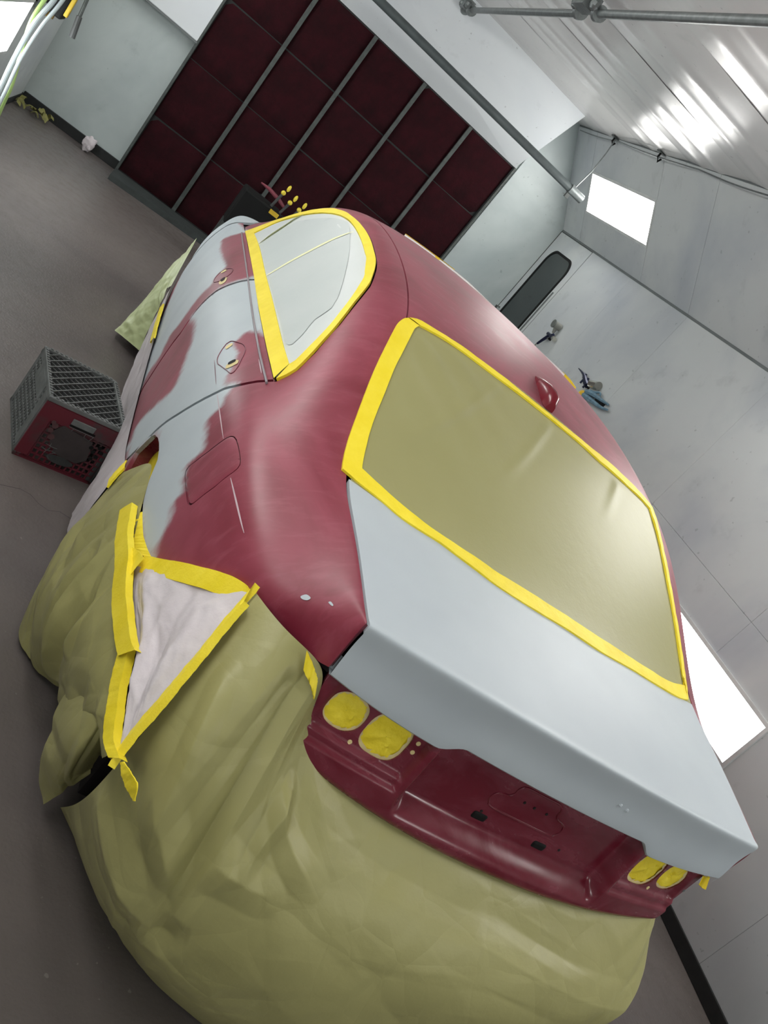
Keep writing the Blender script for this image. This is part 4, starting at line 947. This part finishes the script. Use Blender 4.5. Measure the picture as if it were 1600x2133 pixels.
sheet('paper_sheet', WC, 300, 180, M_PAPER, wc_t, amp=.007, size=.2, seed=14, edge=(1, 0, .5, 0), levels=2, stretch=(1.0, .7),
      folds=auto_folds(15, 6, 75, 35, (.15, .45), (.03, .07), (.007, .017), LH=1.3, LV=.7) + [(.52, .12, .56, .8, .030, .05), (.62, .1, .60, .75, -.032, .05), (.45, .3, .50, .95, -.026, .05), (.57, .05, .66, .5, .022, .035), (.08, .05, .30, .9, .008, .08), (.25, .05, .38, .9, .008, .06)])
FL = [[(-0.86,1.621,0.349),(-0.87,1.48,0.487),(-0.85,1.408,0.561),(-0.81,1.422,0.539)],[(-0.865,1.615,0.293),(-0.875,1.419,0.485),(-0.85,1.345,0.568),(-0.8,1.39,0.523)],[(-0.85,1.537,0.246),(-0.86,1.365,0.427),(-0.83,1.336,0.48),(-0.79,1.39,0.464)],[(-0.8,1.581,0.1),(-0.81,1.444,0.247),(-0.79,1.424,0.303),(-0.76,1.446,0.338)],[(-0.755,1.533,0.069),(-0.75,1.514,0.125),(-0.745,1.488,0.203),(-0.74,1.467,0.283)]]
sheet('paper_flap', FL, 70, 70, M_PAPER, wc_t, amp=.003, size=.15, seed=17, edge=(0, 0, 0, 0), levels=2, folds=auto_folds(6, 4, 60, 40, (.1, .3), (.02, .05), (.006, .014), LH=.4, LV=.4))

# white sheet along the sill
ws_t = thing('sill_masking_sheet', (-.9, 3.6, 0), 'white plastic sheet hanging from the left door sills beside the crate', 'masking sheet')
WS = [[(-.895,4.95,.47),(-.89,4.85,.40),(-.875,4.80,.30)], [(-.908,4.5,.455),(-.90,4.42,.34),(-.885,4.36,.18)], [(-.912,3.95,.45),(-.90,3.9,.30),(-.895,3.85,.13)],
      [(-.915,3.5,.45),(-.895,3.48,.28),(-.862,3.45,.08)], [(-.915,3.15,.45),(-.888,3.16,.28),(-.852,3.18,.05)], [(-.917,2.85,.46),(-.915,2.84,.28),(-.90,2.92,.04)], [(-.917,2.62,.47),(-.935,2.62,.27),(-.905,2.82,.02)], [(-.915,2.50,.50),(-.93,2.50,.30),(-.88,2.60,.02)]]
sheet('plastic_sheet', np.array(WS).transpose(1, 0, 2), 160, 50, M_WHITE, ws_t, amp=.005, size=.16, seed=23, edge=(1, 0, 0, 0), levels=3)
s0 = np.array([(-.912, y, .455 + .004 * math.sin(9 * y)) for y in np.linspace(3.8, 4.32, 14)])
tape('tape_strip', s0 + (-.004, 0, .012), s0 + (-.006, 0, -.018), M_TAPE, ws_t, off=.006, seed=35, ref=(0, 3, .5))
tb = np.array([(-.912, 2.50, .50), (-.925, 2.46, .47), (-.93, 2.44, .44)]); tape('tape_strip', tb + (0, .03, .0), tb + (0, -.02, 0), M_TAPE, ws_t, off=.005, n=20, seed=36, ref=(0, 3, .5), wob=.0003)

# front wheel cover
fw_t = thing('front_wheel_cover', (-.95, 4.9, 0), 'pale green-khaki paper flaring out over the left front wheel', 'masking paper')
FW = [[(-.86,5.36,.52),(-.875,5.34,.42),(-.89,5.32,.28),(-.90,5.28,.08)], [(-.895,5.22,.68),(-.92,5.12,.50),(-.935,5.06,.30),(-.965,4.98,.04)], [(-.90,5.02,.66),(-.945,4.93,.46),(-.965,4.88,.24),(-1.015,4.80,.03)],
      [(-.905,4.86,.58),(-.945,4.80,.40),(-.955,4.78,.22),(-1.0,4.74,.06)], [(-.90,4.72,.46),(-.905,4.72,.36),(-.87,4.70,.22),(-.855,4.62,.08)]]
sheet('paper_sheet', np.array(FW).transpose(1, 0, 2), 100, 80, M_PAPERG, fw_t, amp=.014, size=.2, seed=31, edge=(.7, 0, 0, 0), levels=3)

# ---------------------------------------------------------------- milk crate
cr_t = thing('milk_crate', (-1.182, 3.088, 0), 'dusty grey plastic milk crate upside down on the floor, front oversprayed red', 'crate')
ca, sa = math.cos(.257), math.sin(.257); CW, CD, CH = .327, .405, .292
def CT(v): return (-1.182 + ca * v[0] - sa * v[1], 3.088 + sa * v[0] + ca * v[1], v[2])
top_rim = MB(); t_ = .012
for lo, hi in (((0, 0, CH - .022), (CW, .016, CH)), ((0, CD - .016, CH - .022), (CW, CD, CH)), ((0, .016, CH - .022), (.016, CD - .016, CH)), ((CW - .016, .016, CH - .022), (CW, CD - .016, CH))):
    top_rim.box(lo, hi, T=CT)
o = top_rim.build('top_rim', M_GREY, cr_t, smooth=False); bevel(o, .004)
nt = MB()
for k in range(18):
    y = .03 + k * (CD - .06) / 17
    for x0 in (.003, CW - .013): nt.box((x0, y - .005, CH), (x0 + .010, y + .005, CH + .004), T=CT)
for k in range(14):
    x = .03 + k * (CW - .06) / 13
    for y0 in (.003, CD - .013): nt.box((x - .005, y0, CH), (x + .005, y0 + .010, CH + .004), T=CT)
nt.build('rim_notches', M_GREY, cr_t, smooth=False)
def clip_bar(mb, cx, d, wd, z0, z1):
    # 45 degree style bars clipped to the opening
    pts = []
    x0, x1, y0, y1 = .016, CW - .016, .016, CD - .016
    for X in (x0, x1):
        Y = (X - cx) * d
        if y0 <= Y <= y1: pts.append((X, Y))
    for Y in (y0, y1):
        X = cx + Y / d
        if x0 < X < x1: pts.append((X, Y))
    if len(pts) < 2: return
    (ax, ay), (bx, by) = pts[0], pts[1]; L = math.hypot(bx - ax, by - ay)
    if L < .02: return
    nx, ny = -(by - ay) / L * wd, (bx - ax) / L * wd
    V = [(ax + nx, ay + ny), (bx + nx, by + ny), (bx - nx, by - ny), (ax - nx, ay - ny)]
    mb.add([CT((x, y, z0)) for x, y in V] + [CT((x, y, z1)) for x, y in V], [(3, 2, 1, 0), (4, 5, 6, 7), (0, 1, 5, 4), (1, 2, 6, 5), (2, 3, 7, 6), (3, 0, 4, 7)])
lat = MB(); lat2 = MB()
for k in range(-14, 14): clip_bar(lat, k * .050, .95, .0022, CH - .022, CH - .006)
for k in range(0, 24): clip_bar(lat2, k * .044, -.95, .0034, CH - .034, CH - .010)
lat.build('bottom_lattice', M_GREY, cr_t, smooth=False); lat2.build('bottom_lattice', M_GREYDK, cr_t, smooth=False)
slab_in = MB().box((.02, .02, CH - .12), (CW - .02, CD - .02, CH - .115), T=CT).build('inner_dark_sheet', M_RUBBER, cr_t, smooth=False)  # black sheet put in so the crate looks dark beneath the lattice
for x in (0, CW - .03):
    for y in (0, CD - .03):
        o = MB().box((x, y, 0), (x + .03, y + .03, CH - .022), T=CT).build('corner_post', M_GREY if x == 0 else M_GREYDK, cr_t, smooth=False); bevel(o, .005)
def side_grid(name, T, W, mat, n, m, gap=()):
    g = MB()
    for i in range(n + 1):
        x = .012 + (W - .024) * i / n; g.box((x - .003, 0, .012), (x + .003, .006, CH - .02), T=T)
    for j in range(m + 1):
        z = .012 + (CH - .034) * j / m; g.box((.012, 0, z - .0035), (W - .012, .007, z + .0035), T=T)
    g.box((.0, 0, 0), (W, .010, .014), T=T); g.box((0, 0, CH - .035), (W, .010, CH - .018), T=T)
    for lo, hi in gap: g.box(lo, hi, T=T)
    return g.build(name, mat, cr_t, smooth=False)
TLs = lambda v: CT((v[1], CD - v[0], v[2])); TBs = lambda v: CT((v[0], CD - v[1], v[2])); TRs = lambda v: CT((CW - v[1], v[0], v[2])); TFs = lambda v: CT((v[0], v[1], v[2]))
side_grid('side_grid', TLs, CD, M_GREY, 17, 9, [((.10, -.001, .20), (.30, .008, CH - .02)), ((CD - .075, -.001, .03), (CD - .02, .008, CH - .02))])
side_grid('side_grid', TBs, CW, M_GREYDK, 18, 12); side_grid('side_grid', TRs, CD, M_GREYDK, 26, 12)
fr = side_grid('front_grid', TFs, CW, M_CRATERED, 14, 10)
fp = MB().box((.0, -.003, .20), (CW, .006, CH - .022), T=TFs).build('front_band', M_CRATERED, cr_t, smooth=False)
MB().box((.0, -.003, .02), (.05, .006, .2), T=TFs).build('front_band', M_CRATERED, cr_t, smooth=False)
hp_ = [(.095, .11), (.14, .075), (.225, .07), (.255, .10), (.235, .185), (.105, .205), (.075, .16)]
MB().add([TFs((x, -.006, z)) for x, z in hp_] + [TFs((x, .004, z)) for x, z in hp_], [tuple(range(7)), tuple(range(13, 6, -1))] + [(i, 7 + i, 7 + (i + 1) % 7, (i + 1) % 7) for i in range(7)]).build('front_boss', plain('dirty_crate_boss', (60, 54, 54), .65, .25, 12), cr_t, smooth=False)
ov = [(.165 + .055 * math.cos(a), .055 + .019 * math.sin(a)) for a in np.linspace(0, 2 * math.pi, 24, endpoint=False)]
MB().add([TFs((x, -.0075, z)) for x, z in ov], [tuple(range(24))]).build('hand_hole', M_GREYDK, cr_t, smooth=False)
gh = MB().box((.12, -.008, .222), (.215, -.002, .25), T=TFs).build('handle_patch', M_GREY, cr_t, smooth=False); bevel(gh, .003)
MB().box((.12, -.0085, .215), (.225, -.002, .221), T=TFs).build('handle_slot', M_RUBBER, cr_t, smooth=False)
hexes = MB()
for x, z, rad in ((.075, .19, .013), (.07, .165, .011), (.085, .14, .014), (.065, .2, .009)):
    hexes.add([TFs((x + rad * math.cos(a), -.009, z + rad * math.sin(a))) for a in np.linspace(0, 2 * math.pi, 6, endpoint=False)] + [TFs((x + rad * math.cos(a), -.002, z + rad * math.sin(a))) for a in np.linspace(0, 2 * math.pi, 6, endpoint=False)],
              [tuple(range(6))] + [(i, 6 + i, 6 + (i + 1) % 6, (i + 1) % 6) for i in range(6)])
hexes.build('hexagon_bosses', plain('boss_red_grey', (96, 66, 68), .6, .2), cr_t, smooth=False)
hh = MB()
for x, z in ((.255, .15), (.275, .135), (.262, .12), (.24, .165), (.285, .16), (.27, .178)):
    hh.add([TFs((x + .0095 * math.cos(a), -.0078, z + .0095 * math.sin(a))) for a in np.linspace(0, 2 * math.pi, 6, endpoint=False)], [tuple(range(6))])
hh.build('hexagon_holes', M_RUBBER, cr_t, smooth=False)
wl_ = MB()
def wire(pts): wl_.tube([TFs((x, -.010, z)) for x, z in pts], .0011, 5)
wire([(.12, .213), (.225, .212)]); wire([(.14, .213), (.136, .200)]); wire([(.19, .212), (.19, .195), (.215, .190), (.222, .212)])
wire([(.085, .105), (.11, .10), (.13, .102)]); wire([(.075, .085), (.10, .078), (.12, .085), (.135, .08)]); wire([(.10, .115), (.105, .09), (.095, .065)]); wire([(.135, .082), (.118, .07), (.115, .055), (.125, .045)])
wl_.build('white_scratches', M_GREY, cr_t)

# ---------------------------------------------------------------- litter by the back wall
def wad(name, c, r, mat, seed, sc, label, cat):
    g = np.random.default_rng(seed); n = 26; V = []; F = []
    sd = g.normal(size=(26, 3)); sd /= np.linalg.norm(sd, axis=1)[:, None]
    m = 16
    for i in range(m):
        p = math.pi * (i + .03) / (m - 1 + .06)
        for k in range(n):
            q = 2 * math.pi * k / n; d = np.array((math.sin(p) * math.cos(q), math.sin(p) * math.sin(q), math.cos(p)))
            f = np.sort(np.linalg.norm(sd - d, axis=1)); rr = r * (.72 + .7 * (f[1] - f[0]) + .25 * f[0]); V.append(np.array(c) + rr * d * sc)
    V = np.array(V); V[:, 2] += .001 - V[:, 2].min()
    for i in range(m - 1):
        for k in range(n): F.append((i * n + k, (i + 1) * n + k, (i + 1) * n + (k + 1) % n, i * n + (k + 1) % n))
    F += [tuple(range(n)), tuple(range((m - 1) * n, m * n))[::-1]]
    return tag(raw(name, V, F, mat, None, smooth=25), label, cat)
wad('paper_wad', (-1.80, 8.40, .05), .062, M_WHITE, 3, (1, .8, 1.1), 'crumpled white paper wad on the floor against the back wall', 'litter')
cl = thing('tape_clump', (-2.27, 8.33, 0), 'clump of crushed greenish yellow tape in the far left floor corner', 'litter')
M_LEAF = plain('dull_olive_tape', (120, 118, 62), .6, .35, 30); g_ = np.random.default_rng(8)
for k in range(12):
    c = np.array((-2.27 + g_.normal(0, .075), 8.33 + g_.normal(0, .05), .012 + .05 * g_.random())); a = g_.random() * 6.28; L = .06 + .04 * g_.random(); b = np.array((math.cos(a), math.sin(a), g_.normal(0, .3))); s_ = np.array((-math.sin(a), math.cos(a), g_.normal(0, .5))) * .02
    P = np.array([[c + b * L * (t - .5) + s_ * e + np.array((0, 0, .03 * math.sin(math.pi * t))) for e in (-1, 0, 1)] for t in np.linspace(0, 1, 6)]); P[..., 2] = np.maximum(P[..., 2], .002)
    MB().grid(P).build('crushed_tape', M_LEAF, cl, smooth=True)

# ---------------------------------------------------------------- hoses and air control box by the left wall
def hose(name, pts, r, mat, label):
    return tag(MB().tube(smooth_line(pts, 60), r, 10).build(name, mat), label, 'hose')
bxt = thing('air_regulator', (-2.38, 7.0, 1.05), 'black and yellow air regulator box on the left wall with brass fittings', 'regulator')
o = MB().box((-2.4555, 6.95, .93), (-2.262, 7.12, 1.45)).build('housing', M_RUBBER, bxt, smooth=False); bevel(o, .02, 3)
M_YEL = plain('yellow_plastic', (190, 160, 40), .5, .2); M_BRASS = plain('brass', (120, 98, 52), .4, .3, 30, .7)
o = MB().box((-2.266, 6.955, .97), (-2.238, 7.00, 1.43)).build('yellow_bracket', M_YEL, bxt, smooth=False); bevel(o, .006)
for k in range(4): MB().cyl((-2.40 + .026 * k, 6.99 + .02 * (k % 2), .875 + .008 * k), (-2.40 + .026 * k, 6.99 + .02 * (k % 2), .94), .011, 8).build('brass_fitting', M_BRASS, bxt)
MB().box((-2.43, 6.93, .90), (-2.36, 6.99, .97)).build('valve_body', M_DARKSTEEL, bxt, smooth=False)
M_HOSEW = plain('pale_grey_hose', (172, 182, 184), .5, .06); M_HOSEG = plain('pale_green_hose', (158, 184, 110), .5, .06)
hose('air_hose', [(-2.205, 6.0, 1.35), (-2.215, 6.0, 1.12), (-2.245, 6.0, .93), (-2.245, 6.0, .7), (-2.23, 6.0, .46), (-2.22, 6.0, .2), (-2.2, 5.9, .016)], .0145, M_HOSEW, 'thicker of two pale grey air hoses hanging on the left')
hose('air_hose', [(-2.165, 6.0, 1.35), (-2.18, 6.0, 1.12), (-2.205, 6.0, .95), (-2.215, 6.0, .72), (-2.20, 6.0, .50), (-2.185, 6.0, .2), (-2.14, 5.9, .016)], .0115, M_HOSEW, 'thinner pale grey air hose hanging beside the regulator box')
hose('air_hose', [(-2.25, 6.05, 1.35), (-2.262, 6.05, 1.12), (-2.272, 6.06, .93), (-2.235, 6.06, .74), (-2.195, 6.05, .55), (-2.185, 6.05, .42), (-2.16, 6.05, .2), (-2.1, 6.0, .016)], .0125, M_HOSEG, 'pale green air hose crossing behind the grey ones')
st = thing('hanging_bar', (-2.17, 7.0, 1.0), 'dark grey bar hanging free in front of the back left wall', 'bar')
MB().cyl((-2.158, 7.0, .885), (-2.182, 7.0, 1.03), .022, 10, .02).build('grip', M_GREYDK, st)
MB().cyl((-2.182, 7.0, 1.03), (-2.22, 7.0, 1.40), .013, 10).build('rod', M_DARKSTEEL, st)

# ---------------------------------------------------------------- spray guns on magnets on the right wall
M_NAVY = plain('navy_anodised', (34, 40, 66), .35, .2, 20, .5); M_CUP = plain('grey_cup', (128, 130, 124), .4, .1); M_SILV = plain('silver_metal', (190, 190, 180), .25, .1, 20, .8)
M_TEAL = plain('blue_grey_cloth', (98, 128, 144), .8, .25, 30)
xw = XR - .045
g1 = thing('spray_gun', (xw, 7.15, 1.42), 'navy spray gun with a round grey cup hung beside the far door', 'spray gun')
MB().tube([(xw, 7.19, 1.325), (xw, 7.16, 1.38), (xw, 7.12, 1.44), (xw, 7.06, 1.48)], [.011, .014, .017, .015], 10).build('handle', M_NAVY, g1)
MB().cyl((xw, 7.16, 1.455), (xw, 7.02, 1.46), .017, 12).build('gun_body', M_NAVY, g1)
MB().cyl((xw, 7.02, 1.46), (xw, 6.985, 1.46), .022, 12).build('air_cap', M_SILV, g1)
MB().cyl((xw - .005, 7.085, 1.49), (xw - .01, 7.095, 1.53), .012, 12, .02).build('cup_neck', M_CUP, g1)
MB().cyl((xw + .02, 7.10, 1.562), (xw - .05, 7.10, 1.557), .034, 18).build('cup', M_CUP, g1)
MB().cyl((xw - .05, 7.10, 1.557), (xw - .06, 7.10, 1.556), .038, 18).build('cup_lid', plain('grey_lid', (104, 108, 104), .4), g1)
MB().tube([(xw, 7.10, 1.44), (xw, 7.13, 1.41), (xw, 7.17, 1.38)], .005, 6).build('trigger', M_SILV, g1)
MB().cyl((xw, 7.195, 1.325), (xw, 7.205, 1.29), .007, 8).build('air_inlet', M_SILV, g1)
MB().box((XR - .034, 7.09, 1.42), (XR - .0121, 7.16, 1.47)).build('magnet', M_RUBBER, g1, smooth=False)
g2 = thing('spray_gun', (xw, 6.0, 1.42), 'navy spray gun with a silver cup above blue cloth, nearer along the wall', 'spray gun')
MB().tube([(xw, 6.31, 1.44), (xw, 6.24, 1.44), (xw, 6.18, 1.435)], [.004, .008, .012], 8).build('nozzle', M_NAVY, g2)
MB().tube([(xw, 6.19, 1.44), (xw, 6.13, 1.425), (xw, 6.07, 1.405), (xw, 6.02, 1.395)], [.013, .02, .024, .022], 10).build('gun_body', M_NAVY, g2)
for yy, zz in ((6.15, 1.455), (6.08, 1.445), (6.13, 1.37), (6.05, 1.36)): MB().cyl((xw, yy, 1.41), (xw, yy, zz), .009, 8).build('knob', M_NAVY, g2)
MB().cyl((xw, 6.0, 1.425), (xw, 5.90, 1.455), .03, 16).build('cup', M_SILV, g2)
MB().cyl((xw, 5.90, 1.455), (xw, 5.885, 1.46), .033, 16).build('cup_lid', M_CUP, g2)
MB().box((XR - .034, 6.02, 1.38), (XR - .0121, 6.10, 1.43)).build('magnet', M_RUBBER, g2, smooth=False)
rg = thing('rag_holder', (xw, 5.75, 1.36), 'blue-grey folded cloth and holder under the nearer spray gun', 'cloth')
for k, P in enumerate(([(xw, 5.95, 1.36), (xw - .01, 5.84, 1.385), (xw, 5.72, 1.40), (xw, 5.60, 1.415)], [(xw, 5.95, 1.33), (xw - .012, 5.80, 1.345), (xw, 5.66, 1.36), (xw, 5.56, 1.385)], [(xw, 5.92, 1.385), (xw - .006, 5.86, 1.40), (xw, 5.80, 1.43), (xw, 5.75, 1.40)])):
    MB().tube(smooth_line(P, 14), np.linspace(.026, .008, 14) * (1 if k < 2 else .6), 7).build('cloth_fold', M_TEAL, rg)
MB().box((XR - .04, 5.68, 1.35), (XR - .0121, 5.80, 1.40)).build('holder_plate', M_RUBBER, rg, smooth=False)
tag(MB().ball((xw - .02, 5.99, 1.318), .045, 14, (.5, 1, .85)).build('yellow_tag', plain('orange_yellow_plastic', (236, 190, 50), .5), smooth=True), 'orange-yellow round plastic piece hung beside the blue cloth', 'holder')
bpy.data.objects['yellow_tag'].location.x = .02

# ---------------------------------------------------------------- tool caddy behind the hood
tc = thing('tool_caddy', (-.35, 7.6, 0), 'black bin on a stand in front of the filters with yellow tipped guns', 'caddy')
o = MB().box((-.60, 7.45, .42), (-.24, 7.72, .755)).build('bin', M_RUBBER, tc, smooth=False); bevel(o, .015)
for xx in (-.60, -.28):
    for yy in (7.47, 7.66): slab('leg', (xx, yy, 0), (xx + .04, yy + .04, .42), M_DARKSTEEL, tc)
slab('yellow_label', (-.345, 7.43, .715), (-.262, 7.448, .75), M_YEL, tc)
MB().tube([(-.52, 7.52, .86), (-.44, 7.52, .86), (-.33, 7.52, .84), (-.25, 7.52, .815)], [.006, .016, .018, .012], 8).build('red_paddle', plain('dusty_red', (126, 62, 74), .5), tc)
M_TIP = plain('yellow_tip', (226, 206, 60), .45, .1)
for x, y, z in ((-.33, 7.5, .93), (-.24, 7.5, .90), (-.145, 7.5, .90)):
    p_ = MB().cyl((x - .02, y, .76), (x, y, z - .03), .012, 8).build('gun_stem', M_GREYDK, tc)
    MB().ball((x, y, z - .02), .021, 10).build('yellow_tip', M_TIP, p_); MB().ball((x + .018, y, z + .035), .019, 10, (.8, .8, 1.6)).build('yellow_tip', M_TIP, p_)
